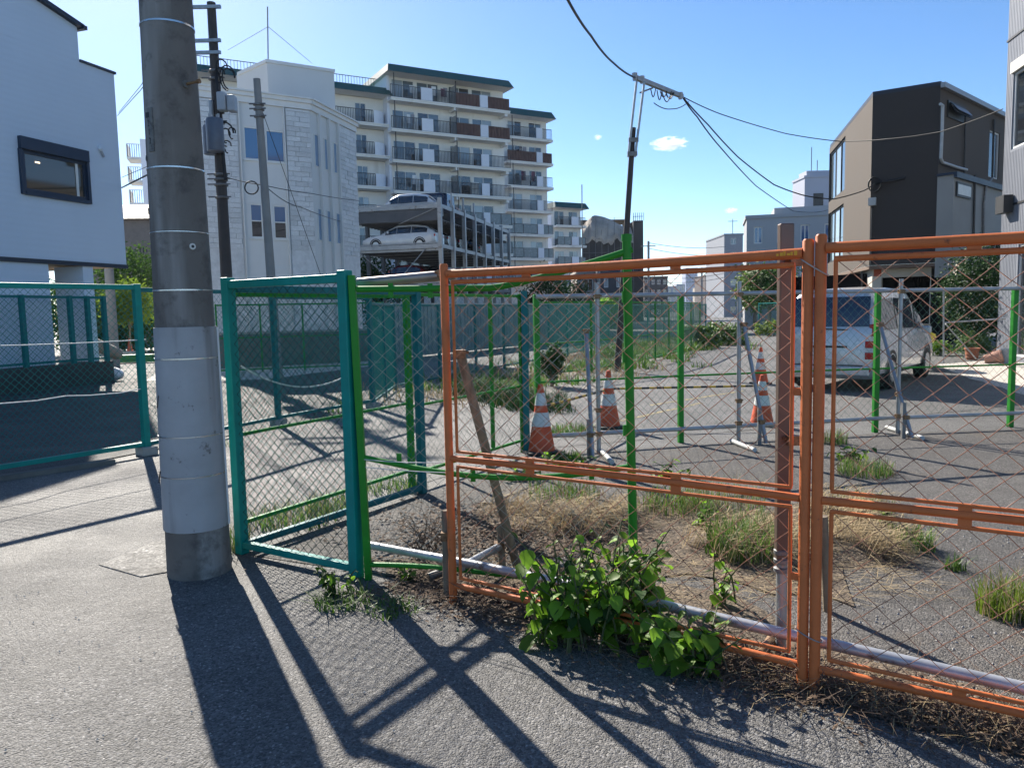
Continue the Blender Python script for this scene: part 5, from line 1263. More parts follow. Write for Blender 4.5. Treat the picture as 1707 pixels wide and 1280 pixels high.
wire('thick wire sloping from the slim pole to the parking rack', [at(440,308,cD), at(500,345,24), at(604,376,40)], .013, .1)
wire('upper wire between the white house and the concrete pole', [at(196,193,30), at(235,150,24), at(300,60,15)], .012)
wire('second wire between the white house and the concrete pole', [at(198,188,30), at(235,143,24), at(296,40,15)], .01)
wire('lower thick wire from the white house to the concrete pole', [at(203,313,21), at(245,292,18)], .02)
wire('thin wire above the lower thick wire at the white house', [at(203,296,26), at(245,278,20)], .01)
# drop pole in the lot with twin extension bars and arm
dD = 19.4; q0 = at(1028,620,dD); q1 = at(1056,255,dD); q2 = at(1071,135,dD); base3 = V(q0.x,q0.y,0)
dr = thing('drop_pole', 'thin leaning dark pole with twin steel extension bars carrying the drop wires', 'utility pole', base3)
b = MB(); b.tube([V(0,0,-.2), q1-base3+V(0,0,.6)], [.085,.065], 12); b.build('shaft', DP, dr, True)
for dx in (-.085,.085):
    a_, e_ = at(1052,263,dD)-base3+V(dx,-.08,0), at(1066,138,dD)-base3+V(dx+.02*(dx > 0),-.08,0)
    b = MB(); b.bar(a_, e_, .07, .05)
    o = b.build('extension_bar', STEEL, dr)
    b = MB()
    for k in range(10): b.box(*(lambda c: (c.x-.014,c.x+.014,c.y-.034,c.y-.02,c.z-.05,c.z+.05))(a_.lerp(e_,(k+.5)/10)))
    b.build('slot', DARK, o)
b = MB(); c_ = at(1055,235,dD)-base3+V(0,-.1,0); b.box(c_.x-.12,c_.x+.12,c_.y-.03,c_.y+.03,c_.z-.05,c_.z+.05); b.build('clamp', STEELD, dr); b = MB(); c_ = at(1053,258,dD)-base3+V(0,-.1,0); b.box(c_.x-.12,c_.x+.12,c_.y-.03,c_.y+.03,c_.z-.05,c_.z+.05); b.build('clamp', STEELD, dr)
ar0 = at(1060,130,dD); ar1 = at(1137,161,dD+1.6)
b = MB(); b.bar(ar0-base3, ar1-base3, .10, .10); b.build('cross_arm', STEEL, dr)
b = MB(); b.tube([at(1067,155,dD)-base3, at(1088,147,dD+.5)-base3], .02, 6); b.build('arm_stay', STEELD, dr)
for x, y in ((1058,126),(1070,131),(1134,158)):
    b = MB(); c_ = at(x,y,dD+(x-1060)*.02)-base3; b.tube([c_+V(0,0,-.12),c_+V(0,0,.05)], [.05,.07], 8); b.build('insulator', BOXG, dr)
rl = random.Random(9)
for k in range(6):
    x = rl.uniform(1086,1120); f_ = (x-1060)/77; p = at(x,140+f_*20,dD+f_*1.6)-base3; b = MB(); s_ = rl.uniform(.14,.4); dx = rl.uniform(.1,.3)
    b.tube([p+V(dx*j/10-.1, 0, -s_*math.sin(math.pi*j/10)) for j in range(11)], .014, 5); b.build('cable_loop', BLACKC, dr)
wire('heavy twisted wire running to the top of the drop pole', [at(940,-12,11), at(985,60,14), at(1022,105,17), ar0], .022, .04)
wire('upper drop wire running to the right across the dark house', [ar1, at(1200,190,23), at(1310,223,25), at(1400,236,24.3), at(1480,232,22.5), at(1568,220,21), at(1672,182,19.5)], .014, .02, 8)
wire('middle drop wire sagging to the bracket on the dark house', [ar1, at(1180,208,22), at(1230,262,23.5), at(1290,308,25), at(1340,326,26), at(1390,332,26.5), at(1440,318,26.8), at(1458,306,26.8)], .02, .02, 6)
wire('lower drop wire sagging to the flat grey building', [ar1, at(1162,195,22), at(1200,245,25), at(1260,310,32), at(1322,352,45), at(1360,354,50), at(1380,350,52)], .02, .03, 6)
wire('dark wire drooping along the twisted cable on the arm', [at(1090,172,dD), at(1120,182,dD+.8), at(1148,170,dD+1.8)], .012, .05)
# antenna mast above the penthouse with its guys
b = MB(); m0_, m1_ = at(447,100,36), at(446,12,36); b.tube([m0_, m1_], .03, 6); an = tag(b.build('antenna_mast', STEELD, None), 'thin antenna mast with guy wires above the stone-clad building', 'antenna')
b = MB(); b.tube([at(447,45,36), at(380,84,50)], .012, 4); b.tube([at(447,45,36), at(520,106,50)], .012, 4); b.build('guy_wire', STEELD, an)
b = MB(); a_, c_ = at(971,480,90), at(970,308,90); b.tube([a_,c_], .06, 6); tag(b.build('antenna_mast', STEELD, None), 'thin mast beside the small apartment wing', 'antenna')
# distant street poles and their strung wires
for x, yt, D, lab in ((1081,402,95,'distant street pole left of the far tower'),(1170,446,160,'far thin street pole right of the glass tower'),(1274,430,60,'white street pole before the flat grey building'),(998,440,70,'pale street pole beside the dark house')):
    a_, c_ = at(x,490,D), at(x,yt,D); t = thing('street_pole', lab, 'utility pole', (a_.x,a_.y,0)); b = MB(); b.tube([V(0,0,0),V(c_.x-a_.x,0,c_.z)], .14 if D < 150 else .2, 8); b.build('shaft', CP, t)
    b = MB(); b.bar(V(-.9,0,c_.z-.6),V(.9,0,c_.z-.6),.1,.1); b.build('cross_arm', STEELD, t)
for k, (y0, y1) in enumerate(((405,411),(414,425),(440,437),(452,446),(463,455),(470,462))):
    wire(['highest','second','third','fourth','fifth','lowest'][k] + ' of the distant wires strung across the street', [at(1081,y0,95), at(1210,y1,120)], .035, .4)
b = MB(); a_, c_ = at(205,640,17.2), at(189,455,17.2)
t = thing('slim_pole', 'grey concrete pole standing behind the plinth fence near the red cone', 'utility pole', (gp(192,612).x,gp(192,612).y,0)); dd_ = gp(192,612).y
q = at(181,440,dd_+.0); b = MB(); b.tube([V(0,0,0), V(q.x-t.location.x,0,q.z+.6)], [.16,.14], 12); b.build('shaft', CP, t, True)

# ------------------------------------------------------------------ small things in the yards
b = MB(); b.tube([at(118,662,17.5)*0+V(*(gp(108,640)+V(0,.6,1.2))), gp(168,628)+V(.4,.2,.62)], .17, 14); tag(b.build('leaning_log', mat('grey_log', (.2,.19,.17), .8, var=.2, vs=2), None, True), 'grey log leaning in the carport shade', 'log')
t = thing('blue_tarp_bag', 'white sack lying beside the plinth corner', 'sack', gp(186,636)); b = MB(); rb = random.Random(2)
bm = bmesh.new(); bmesh.ops.create_icosphere(bm, subdivisions=3, radius=.26)
for v in bm.verts: v.co = Vector((v.co.x*1.2, v.co.y*.8, max(0,v.co.z*.75+.2))) * (1+.16*noise.noise(v.co*3.1))
me = bpy.data.meshes.new('sack'); bm.to_mesh(me); bm.free(); me.materials.append(mat('sack_white', (.6,.63,.66), .7, var=.15, vs=6)); inst('sack', me, t)
t['label'] = 'white sack lying beside the plinth corner'; t.name = 'sack_bundle'
for k, (x, y, m_, lab) in enumerate(((188,600,CONCW,'pale plank pile left of the red cone'),(226,606,mat('green_sheet', (.05,.25,.07), .5),'green sheet lying in front of the red cone'))):
    p = gp(x,y); t = thing('board_pile', lab, 'boards', p); 
    for j in range(3):
        b = MB(); b.obox(V(-.9,-.2+.05*j,.05+.09*j), V(1.8,.3,0), V(-.04,.5,0), V(0,0,.08)); b.build('board', m_, t)
# terracotta pots and odds by the hedge
TERR = mat('terracotta', (.38,.14,.07), .8, var=.15, vs=10)
p = gp(1620,600); t = thing('terracotta_pot', 'upright ribbed terracotta pot left of the tipped pot', 'plant pot', p)
b = MB(); b.lathe([(.12,0),(.16,.08),(.15,.09),(.17,.18),(.16,.19),(.18,.28),(.20,.29),(.20,.33),(.17,.33),(.15,.30)], 18); b.build('pot', TERR, t, True)
p = gp(1655,606); t = thing('terracotta_pot', 'terracotta pot lying tipped on its side', 'plant pot', p+V(0,0,.15)); t.rotation_euler = (R(75),0,R(60))
b = MB(); b.lathe([(.10,-.2),(.17,.15),(.19,.16),(.19,.21),(.15,.21),(.08,-.15)], 18); b.build('pot', mat('pale_terracotta', (.45,.24,.17), .8, var=.1), t, True)
p = gp(1676,606); t = thing('planter_box', 'grey-blue planter bucket beside the tipped pot', 'planter', p); b = MB(); b.lathe([(.14,0),(.19,.34),(.21,.34),(.21,.38),(.17,.38),(.12,.04)], 14); b.build('bucket', mat('grey_bucket', (.3,.34,.38), .5), t, True)
# yellow cover and scooter beside the van
p = gp(1562,622); t = thing('parked_scooter', 'dark scooter under a yellow cover beside the van', 'scooter', p+V(.2,1.2,0), R(70))
for x in (-.55,.55):
    b = MB(); b.tube([(x,-.05,.25),(x,.05,.25)], .25, 18); b.build('wheel', TYRE, t, True)
b = MB(); b.add([(-.7,-.12,.35),(.3,-.12,.3),(.35,-.1,.5),(-.1,-.1,.55),(-.2,-.14,.8),(-.75,-.14,.85),(-.7,.12,.35),(.3,.12,.3),(.35,.1,.5),(-.1,.1,.55),(-.2,.14,.8),(-.75,.14,.85)], [(0,1,2,3,4,5),(11,10,9,8,7,6),(0,6,7,1),(1,7,8,2),(2,8,9,3),(3,9,10,4),(4,10,11,5),(5,11,6,0)]); b.build('body', BLKP, t, bevel=.04)
b = MB(); b.tube([(.55,0,.25),(.40,0,.95),(.36,0,1.05)], .035, 8); b.tube([(.36,-.3,1.05),(.36,.3,1.05)], .018, 8); b.build('fork', STEELD, t, True)
b = MB(); b.box(.42,.48,-.16,.16,.5,.95); b.build('leg_shield', BLKP, t, bevel=.03)
bm = bmesh.new(); bmesh.ops.create_icosphere(bm, subdivisions=3, radius=.4)
for v in bm.verts: v.co = Vector((v.co.x*1.25-.2, v.co.y*.8, max(-.1,v.co.z*.5)+.75))*(1+.1*noise.noise(v.co*4))
me = bpy.data.meshes.new('cover'); bm.to_mesh(me); bm.free(); me.materials.append(mat('yellow_sheet', (.68,.55,.03), .5, var=.1)); inst('cover', me, t)
# thin tube frame in front of the hedge
t = thing('steel_stand', 'thin steel tube stand standing before the flowering hedge', 'frame', gp(1573,606))
L0 = t.location.copy(); b = MB(); b.tube([V(0,0,0), at(1573,485,L0.y)-L0], .022, 8); b.build('upright', STEEL, t, True)
b = MB(); b.tube([at(1573,538,L0.y)-L0, at(1676,531,L0.y-1.0)-L0], .02, 8); b.build('cross_tube', STEEL, t, True)
b = MB(); b.tube([at(1576,540,L0.y)-L0, V(.9,.1,.1)], .018, 8); b.build('stay', STEEL, t, True)
# electrical pipe on top of the van's far side: garden hose reel style rail
t = thing('dark_handrail', 'thin dark handrail seen above the van roof', 'handrail', gp(1450,560)); L0 = t.location.copy()
b = MB(); b.tube([at(1372,474,L0.y)-L0, at(1455,469,L0.y)-L0], .03, 8); b.build('rail', DARK, t)
for x in (1376,1437): b = MB(); q = at(x,472,L0.y)-L0; b.tube([V(q.x,q.y,0), q], .025, 8); b.build('baluster', DARK, t)
# ------------------------------------------------------------------ vegetation
TREE = mat('tree_leaf', (.07,.14,.025), .6, spec=.2, var=.35, vs=2, trans=.35)
LEAF = mat('fresh_leaf', (.19,.36,.03), .5, var=.35, vs=5, trans=.6, rndvar=.28)
LEAFD = mat('dark_leaf', (.03,.075,.016), .65, spec=.2, var=.3, vs=3, trans=.3, rndvar=.2)
LEAFY = mat('yellow_green_leaf', (.16,.24,.03), .65, spec=.2, var=.3, vs=2, trans=.4)
HEDGE = mat('hedge_leaf', (.045,.085,.02), .4, var=.4, vs=1.5, trans=.3)
FLOW = mat('cream_blossom', (.6,.52,.4), .7, var=.2, vs=8, trans=.2)
STEM = mat('plant_stem', (.08,.10,.035), .7, var=.2)
GRASS = mat('grass_blade', (.10,.19,.03), .55, var=.4, vs=4, trans=.4)
STRAW = mat('dry_straw', (.42,.32,.18), .8, var=.35, vs=6, trans=.2)
TWIG = mat('dead_twig', (.10,.065,.045), .85, var=.35, vs=8)
LITTER = mat('leaf_litter', (.14,.09,.055), .85, var=.5, vs=9, trans=.1)
def leaf_mesh(name, L, W, m, fold=.25, droop=.3, teeth=True):
    """ovate toothed leaf, creased at the midrib, tip drooping; base at the origin, blade along +x"""
    b = MB(); n = 7; mid_ = []; le = []; ri = []
    for i in range(n+1):
        t = i/n; x = L*t; wv = W/2*math.sin(math.pi*min(1,t**.75))**.8*(1 if i < n else 0)
        if teeth and i % 2 and i < n: wv *= 1.10
        z = -droop*L*t*t; mid_.append((x,0,z)); le.append((x+.03*L*(i % 2),wv,z+fold*wv)); ri.append((x+.03*L*(i % 2),-wv,z+fold*wv))
    vs = mid_+le+ri; k = n+1; fs = []
    for i in range(n):
        fs.append((i,i+1,k+i+1,k+i)); fs.append((i+1,i,2*k+i,2*k+i+1))
    b.add(vs, fs); return b.mesh(name, m, True)
LM = [leaf_mesh('leaf', .115, .088, LEAF), leaf_mesh('leaf', .085, .064, LEAF, .35, .45), leaf_mesh('leaf', .10, .078, LEAF, .2, .25), leaf_mesh('leaf', .06, .042, LEAF, .3, .4), leaf_mesh('leaf', .09, .066, LEAFD, .25, .35)]
def leafy_plant(label, base, stems, seed, spread=.25, hmax=.55, meshes=LM, group='broad-leaved weeds at the fence', name='broad_leaved_weed', per=7, sc=1.):
    r = random.Random(seed); t = thing(name, label, 'weed', base, 0, group)
    sb = MB()
    for s in range(stems):
        a = r.uniform(0,2*math.pi); h = r.uniform(.45,1)*hmax; sp = r.uniform(.2,1)*spread
        P = [V(math.cos(a)*sp*f*f*.9 + r.uniform(-.01,.01), math.sin(a)*sp*f*f*.9, h*f*(1-.12*f)) for f in (0,.25,.5,.75,1)]
        o0 = V(r.uniform(-.1,.1),r.uniform(-.06,.06),0)*spread/.25; P = [p+o0 for p in P]
        sb.tube(P, [.006,.005,.0045,.004,.002], 5)
        for k in range(per):
            f = .15+.85*(k+r.uniform(0,.6))/per; i = min(3,int(f*4)); p = P[i].lerp(P[i+1], f*4-i)
            la = a + k*2.4 + r.uniform(-.5,.5)
            o = inst('leaf', r.choice(meshes), t, p, (r.uniform(-.35,.35), r.uniform(-.25,.75), la), (1,1,1))
            q = r.uniform(.55,1.15)*sc*(1.1-.35*f); o.scale = (q,q,q)
    sb.build('stems', STEM, t); return t
def fp(x, y): p = gp(x,y); return (p.x,p.y,0)
leafy_plant('largest clump of broad green leaves spilling from under the orange fence', fp(985,1075), 24, 1, .34, .62, per=8)
leafy_plant('dense broad-leaved clump at the left of the foreground weeds', fp(930,1070), 15, 2, .26, .45, per=7)
leafy_plant('broad-leaved clump around the foot of the green bent post', fp(1070,1050), 14, 3, .26, .66, per=8)
leafy_plant('drooping broad-leaved clump at the right of the foreground weeds', fp(1150,1120), 13, 4, .28, .36, per=7)
leafy_plant('tall leafy weed rising behind the fence left of the green bent post', fp(1000,1030), 12, 12, .24, .62, per=9, sc=.8)
leafy_plant('low broad-leaved clump between the two largest foreground weeds', fp(1090,1098), 11, 13, .26, .36, per=7)
leafy_plant('thin broad-leaved weed behind the orange bottom rail near the brown upright', fp(1200,1010), 5, 5, .22, .40, per=5, sc=.8)
leafy_plant('dark leafy weed at the foot of the teal and green gate posts', fp(560,990), 9, 6, .15, .20, per=6, sc=.62, meshes=[LM[4],LM[1]])
leafy_plant('small leafy sprig under the green bottom rail', fp(690,970), 5, 7, .12, .18, per=5, sc=.5)
leafy_plant('bright leafy sprout beside the right tuft of grass', fp(1475,880), 4, 8, .08, .18, per=6, sc=.5)
leafy_plant('low bright leafy weed on the mound behind the orange fence', fp(1420,770), 9, 9, .25, .22, per=6, sc=.8)
leafy_plant('sprawling green weed behind the left orange mid rail', fp(935,775), 10, 10, .35, .16, per=6, sc=.9)
leafy_plant('small leafy weed in the straw behind the left orange post', fp(870,800), 9, 21, .25, .2, per=6, sc=.8)
leafy_plant('leafy weed on the straw beside the brown upright', fp(1180,880), 8, 22, .2, .22, per=6, sc=.7)
leafy_plant('spiky green weed right of the green bent post', fp(1120,800), 10, 11, .22, .24, per=6, sc=.8)

def blades(b, c, n, r_, h0, h1, rad, wdt=.006, lean=.5, seg=3):
    for _ in range(n):
        a = r_.uniform(0,2*math.pi); q = math.sqrt(r_.random())*rad; p = Vector(c)+V(math.cos(a)*q, math.sin(a)*q, 0)
        h = r_.uniform(h0,h1); la = r_.uniform(0,2*math.pi); ln = r_.uniform(.1,1)*lean*h; d = V(math.cos(la),math.sin(la),0); sd = V(-d.y,d.x,0)*wdt*r_.uniform(.6,1.2)
        vs = []
        for k in range(seg+1):
            f = k/seg; m_ = p + d*ln*f*f*1.2 + V(0,0,h*f*(1-.25*lean*f)); w_ = sd*(1-f)**.7
            if k < seg: vs += [m_-w_, m_+w_]
            else: vs += [m_]
        fs = [(2*k,2*k+1,2*k+3,2*k+2) for k in range(seg-1)] + [(2*seg-2,2*seg-1,2*seg)]
        b.add(vs, fs)
def tuft(label, base, n, h, rad, seed, m=None, wdt=.005, lean=.6, name='grass_tuft', group='grass tufts', dry=0):
    r_ = random.Random(seed); t = thing(name, label, 'grass', base, 0, group); b = MB(); blades(b, (0,0,0), n, r_, h*.45, h, rad, wdt, lean); b.build('blades', m or GRASS, t)
    if dry: b = MB(); blades(b, (0,0,0), dry, r_, h*.5, h*1.2, rad*1.1, wdt*.6, lean*1.1); b.build('dry_blades', STRAW, t)
    return t
tuft('low grass tuft in front of the teal and green gate posts', fp(575,1005), 130, .13, .16, 1, lean=1.6)
tuft('small grass tuft right of the gate posts on open asphalt', fp(655,1018), 90, .12, .14, 2, lean=1.7)
tuft('weedy grass along the left foot of the teal gate', fp(385,915), 110, .25, .14, 3, dry=60)
tuft('grass strip inside the gate along the green bottom rail', fp(490,868), 260, .17, .34, 4, dry=160)
tuft('second patch of grass inside the gate nearer the street', fp(560,845), 160, .17, .26, 5, dry=80)
tuft('grass tuft by the green double post beyond the gate', fp(660,815), 160, .16, .28, 6, dry=60)
tuft('tall green grass tuft left of the brown upright', fp(1240,925), 420, .36, .24, 7, dry=60, lean=.7)
tuft('grass tuft further right behind the orange fence', fp(1520,915), 220, .22, .13, 8, dry=60)
tuft('small lone grass tuft on the lot asphalt', fp(1592,950), 60, .14, .06, 9)
tuft('yellow-green grass tuft at the right frame edge', fp(1690,1025), 260, .26, .16, 10, dry=160, m=LEAFY)
tuft('thin seeding grass between brown upright and mid rail', fp(1200,850), 200, .34, .34, 11, dry=220, wdt=.003)
tuft('bright grass clump beside the first striped cone', fp(948,722), 260, .16, .34, 12, wdt=.008)
tuft('small bright clump under the left orange mid rail', fp(942,768), 140, .14, .2, 13, wdt=.008)
tuft('thin grass by the mound right of the paired posts', fp(1390,740), 120, .24, .14, 14, dry=60)
tuft('grass tuft behind the paired posts near the mound', fp(1440,790), 260, .2, .26, 15, dry=160)
tuft('green grass among the straw left of the green bent post', fp(940,830), 180, .22, .3, 17, dry=120)
tuft('green grass rising from the straw between green post and brown upright', fp(1130,850), 220, .26, .3, 18, dry=90)
tuft('grass on the straw mound right of the paired posts', fp(1430,850), 160, .2, .25, 19, dry=80)
tuft('weeds at the foot of the teal fence by the pole', fp(378,742), 60, .1, .16, 16)

def stuff(name, label, cat, b, m): return tag(b.build(name, m), label, cat, kind='stuff')
rg = random.Random(31)
# straw mounds behind the fence
def heap(b, cs, rr):
    for (x, y) in cs:
        for _ in range(4):
            c = V(x+rr.gauss(0,.12), y+rr.gauss(0,.1), .03+rr.random()*.05); la = rr.uniform(-.9,.3); 
            for k in range(48):
                a = la+rr.gauss(0,.55); L_ = rr.uniform(.15,.42); h = rr.uniform(.04,.2); d = V(math.cos(a),math.sin(a),0); sd = V(-d.y,d.x,0)*rr.uniform(.0012,.003)
                p = c+V(rr.gauss(0,.05),rr.gauss(0,.05),-.03); P = [p+d*L_*f*(.4+.6*f)+V(0,0,h*math.sin(math.pi*min(1,f*.95))) for f in (0,.33,.66,1)]
                b.add([P[0]-sd,P[0]+sd,P[1]-sd,P[1]+sd,P[2]-sd*.8,P[2]+sd*.8,P[3]], [(0,1,3,2),(2,3,5,4),(4,5,6)])
def mound(b, cx, cy, rx, ry, n, h, dirx, diry, rr):
    for _ in range(n):
        a = rr.uniform(0,6.283); q = math.sqrt(rr.random()); x = cx+math.cos(a)*rx*q; y = cy+math.sin(a)*ry*q; z = h*(1-q*q)
        L_ = rr.uniform(.08,.26); d = V(dirx+rr.uniform(-.6,.6), diry+rr.uniform(-.6,.6), rr.uniform(-.25,.35)).normalized(); sd = d.cross(V(0,0,1)).normalized()*rr.uniform(.0012,.0028)
        p = V(x,y,z+.01); e = p+d*L_; e.z = max(.012,e.z-.06); mm = (p+e)/2+V(0,0,.03)
        b.add([p-sd,p+sd,mm+sd,mm-sd,e], [(0,1,2,3),(3,2,4)])
b = MB(); heap(b, [(.25,5.5),(.5,5.7),(.7,5.45),(.0,5.75),(.4,5.3)], rg); stuff('straw_heap', 'heap of dry straw behind the orange panel, left of the green bent post', 'straw', b, STRAW)
b = MB(); heap(b, [(1.3,4.9),(1.6,5.05),(1.5,4.6),(1.75,4.8)], rg); stuff('straw_heap', 'heap of dry straw left of the brown upright', 'straw', b, STRAW)
b = MB(); heap(b, [(2.0,4.8),(2.2,4.6),(2.3,5.5),(2.5,5.7),(2.15,5.2)], rg); stuff('straw_heap', 'pale straw mound right of the paired orange posts', 'straw', b, STRAW)
def hill(cx, cy, rx, ry, h, seed, nm='soil_mound'):
    b = MB(); n = 18; vs = [(cx,cy,h)]; fs = []
    for k in range(1,6):
        for j in range(n):
            a = 2*math.pi*j/n; q = k/5; f_ = 1+.2*noise.noise(V(math.cos(a)*1.3+seed,math.sin(a)*1.3,q)); z = h*(math.cos(math.pi*q)+1)/2 - (.01 if k == 5 else 0)
            vs.append((cx+math.cos(a)*rx*q*f_, cy+math.sin(a)*ry*q*f_, z*(1+.2*noise.noise(V(j,k,seed)))))
    for j in range(n): fs.append((0,1+j,1+(j+1)%n))
    for k in range(4):
        for j in range(n): fs.append((1+k*n+j, 1+(k+1)*n+j, 1+(k+1)*n+(j+1)%n, 1+k*n+(j+1)%n))
    b.add(vs, fs); return struct(b.build(nm, SOIL, None, True))
hill(.36,5.55,.8,.5,.09,1); hill(1.6,4.9,.7,.5,.07,2); hill(2.1,4.75,.5,.4,.08,3); hill(2.35,5.6,.55,.45,.07,4)
# dry leaves, twigs and straw gathered on the soil strip
def in_strip(rr):
    s = rr.uniform(-.5,3.2); o_ = rr.gauss(.05,.13); return along(s, o_, 0)
b = MB()
for _ in range(6000):
    p = in_strip(rg); a = rg.uniform(0,6.28); L_ = rg.uniform(.007,.022); w_ = L_*rg.uniform(.3,.55); d = V(math.cos(a),math.sin(a),rg.uniform(-.3,.3)); s_ = V(-d.y,d.x,rg.uniform(-.4,.4)); p.z = .014+rg.random()**2*.03
    b.add([p-d*L_, p-s_*w_, p+d*L_+V(0,0,.004), p+s_*w_], [(0,1,2),(0,2,3)])
for _ in range(1500):
    p = V(rg.gauss(.1,.55), rg.gauss(4.75,.35), 0); a = rg.uniform(0,6.28); L_ = rg.uniform(.007,.022); w_ = L_*rg.uniform(.3,.55); d = V(math.cos(a),math.sin(a),rg.uniform(-.3,.3)); s_ = V(-d.y,d.x,rg.uniform(-.4,.4)); p.z = .016+rg.random()**2*.03
    b.add([p-d*L_, p-s_*w_, p+d*L_+V(0,0,.004), p+s_*w_], [(0,1,2),(0,2,3)])
for _ in range(3000):
    p = V(rg.gauss(-.1,.45), rg.gauss(5.35,.4), 0); a = rg.uniform(0,6.28); L_ = rg.uniform(.01,.03); w_ = L_*rg.uniform(.3,.55); d = V(math.cos(a),math.sin(a),rg.uniform(-.3,.3)); s_ = V(-d.y,d.x,rg.uniform(-.4,.4)); p.z = .02+rg.random()**2*.06
    b.add([p-d*L_, p-s_*w_, p+d*L_+V(0,0,.004), p+s_*w_], [(0,1,2),(0,2,3)])
stuff('leaf_litter', 'brown dry leaves gathered along the foot of the orange fence', 'leaf litter', b, LITTER)
b = MB()
for _ in range(900):
    p = in_strip(rg) if _ % 3 else along(rg.uniform(1.4,3.2), rg.gauss(.0,.1), 0)
    p.z = .015; a = rg.uniform(0,6.28); L_ = rg.uniform(.08,.3); d = V(math.cos(a),math.sin(a),rg.uniform(0,.55)); k_ = V(rg.uniform(-.04,.04),rg.uniform(-.04,.04),rg.uniform(0,.05))
    b.tube([p, p+d*L_*.5+k_, p+d*L_*.9], [.002,.0016,.0008], 3, False)
stuff('dead_twigs', 'tangle of dead twigs along the long scaffold tube', 'twigs', b, TWIG)
b = MB(); blades(b, (0,0,0), 1, rg, .01, .02, .01)
for _ in range(480):
    p = along(rg.uniform(.9,3.3), rg.gauss(.02,.12), .01); blades(b, p, 1, rg, .05, .16, .02, .0018, 1.8)
for _ in range(2600):
    p = V(rg.uniform(-.3,2.3), rg.uniform(3.9,5.9), .02)
    if (p.x-O1[0])*(-od.y)+(p.y-O1[1])*od.x < .25 or noise.noise(p*1.3) < -.12: continue
    a = rg.gauss(-.3,.7); L_ = rg.uniform(.05,.2); d = V(math.cos(a),math.sin(a),rg.uniform(-.02,.14)); sd = V(-d.y,d.x,0)*rg.uniform(.001,.0022); e = p+d*L_
    b.add([p-sd,p+sd,e+sd*.5,e-sd*.5], [(0,1,2,3)])
stuff('dry_grass', 'dry bent grass under the right orange panel', 'dry grass', b, STRAW)
# bare bramble by the left orange post
t = thing('bare_bramble', 'dead brown bramble stems tangled left of the orange post', 'bramble', fp(715,930)); b = MB()
for _ in range(34):
    P = [V(rg.uniform(-.12,.12),rg.uniform(-.1,.1),0)]; d = V(rg.uniform(-.5,.5),rg.uniform(-.4,.4),1)
    for k in range(5): P.append(P[-1]+d.normalized()*rg.uniform(.05,.13)); d = d+V(rg.uniform(-.9,.9),rg.uniform(-.6,.6),rg.uniform(-.9,.1))
    P = [V(p.x,p.y,max(.01,p.z)) for p in P]; b.tube(P, [.003,.003,.0025,.002,.0015,.001], 4, False)
b.build('stems', TWIG, t)
b = MB()
for _ in range(60):
    p = V(rg.uniform(-.2,.25),rg.uniform(-.15,.15),rg.uniform(.05,.4)); a = rg.uniform(0,6.28); d = V(math.cos(a),math.sin(a),rg.uniform(-.5,.5))*.02; s_ = V(-d.y,d.x,.01)*.5; b.add([p-d,p-s_,p+d,p+s_], [(0,1,2,3)])
b.build('dead_leaves', LITTER, t)
# pebbles and chips on the lot and road
b = MB()
for _ in range(1500):
    if _ % 3: p = V(rg.uniform(.6,3.4), rg.uniform(2.6,5.5), 0); p = p if (p.x-O1[0])*(-od.y)+(p.y-O1[1])*od.x > .05 else V(p.x,p.y+2,0)
    else: p = V(rg.uniform(-3,2.2), rg.uniform(1.8,4.3), 0)
    s_ = rg.uniform(.003,.009)*(.7 if _ % 3 == 0 else 1); p.z = .006; a = rg.uniform(0,3)
    P = [p+V(math.cos(a+k*1.57)*s_*rg.uniform(.7,1.2), math.sin(a+k*1.57)*s_, 0) for k in range(4)]+[p+V(0,0,s_*.9)]
    b.add(P, [(0,1,4),(1,2,4),(2,3,4),(3,0,4)])
stuff('pebbles', 'loose pebbles scattered on the asphalt', 'pebbles', b, CONC)

# weeds over the gravel lot
b = MB(); b2 = MB()
for _ in range(520):
    f_ = rg.random(); q = V(-1.6,13.4,0).lerp(V(9.5,40,0), f_) + V(rg.gauss(0,.9)*(1+f_),rg.gauss(0,1.2),0)
    if noise.noise(q*.35) > -.08: blades(b, (q.x,q.y,.01), 26, rg, .08, .22+.2*rg.random()*(1+f_), .3, .012+.012*f_, .7, 2)
    else: blades(b2, (q.x,q.y,.01), 16, rg, .08, .3, .3, .01, .9, 2)
stuff('weed_cover', 'green weeds spread over the gravel lot', 'weeds', b, GRASS); stuff('dry_weed_cover', 'dry pale weeds spread over the gravel lot', 'weeds', b2, STRAW)
b = MB()
for _ in range(90):
    f_ = rg.random(); q = gp(760,655).lerp(gp(935,690), f_)+V(rg.gauss(0,.2),abs(rg.gauss(0,.35)),0); blades(b, q, 30, rg, .1, .42, .25, .012, .8, 2)
stuff('verge_weeds', 'dark green weeds along the far kerb of the side street', 'weeds', b, LEAFD)

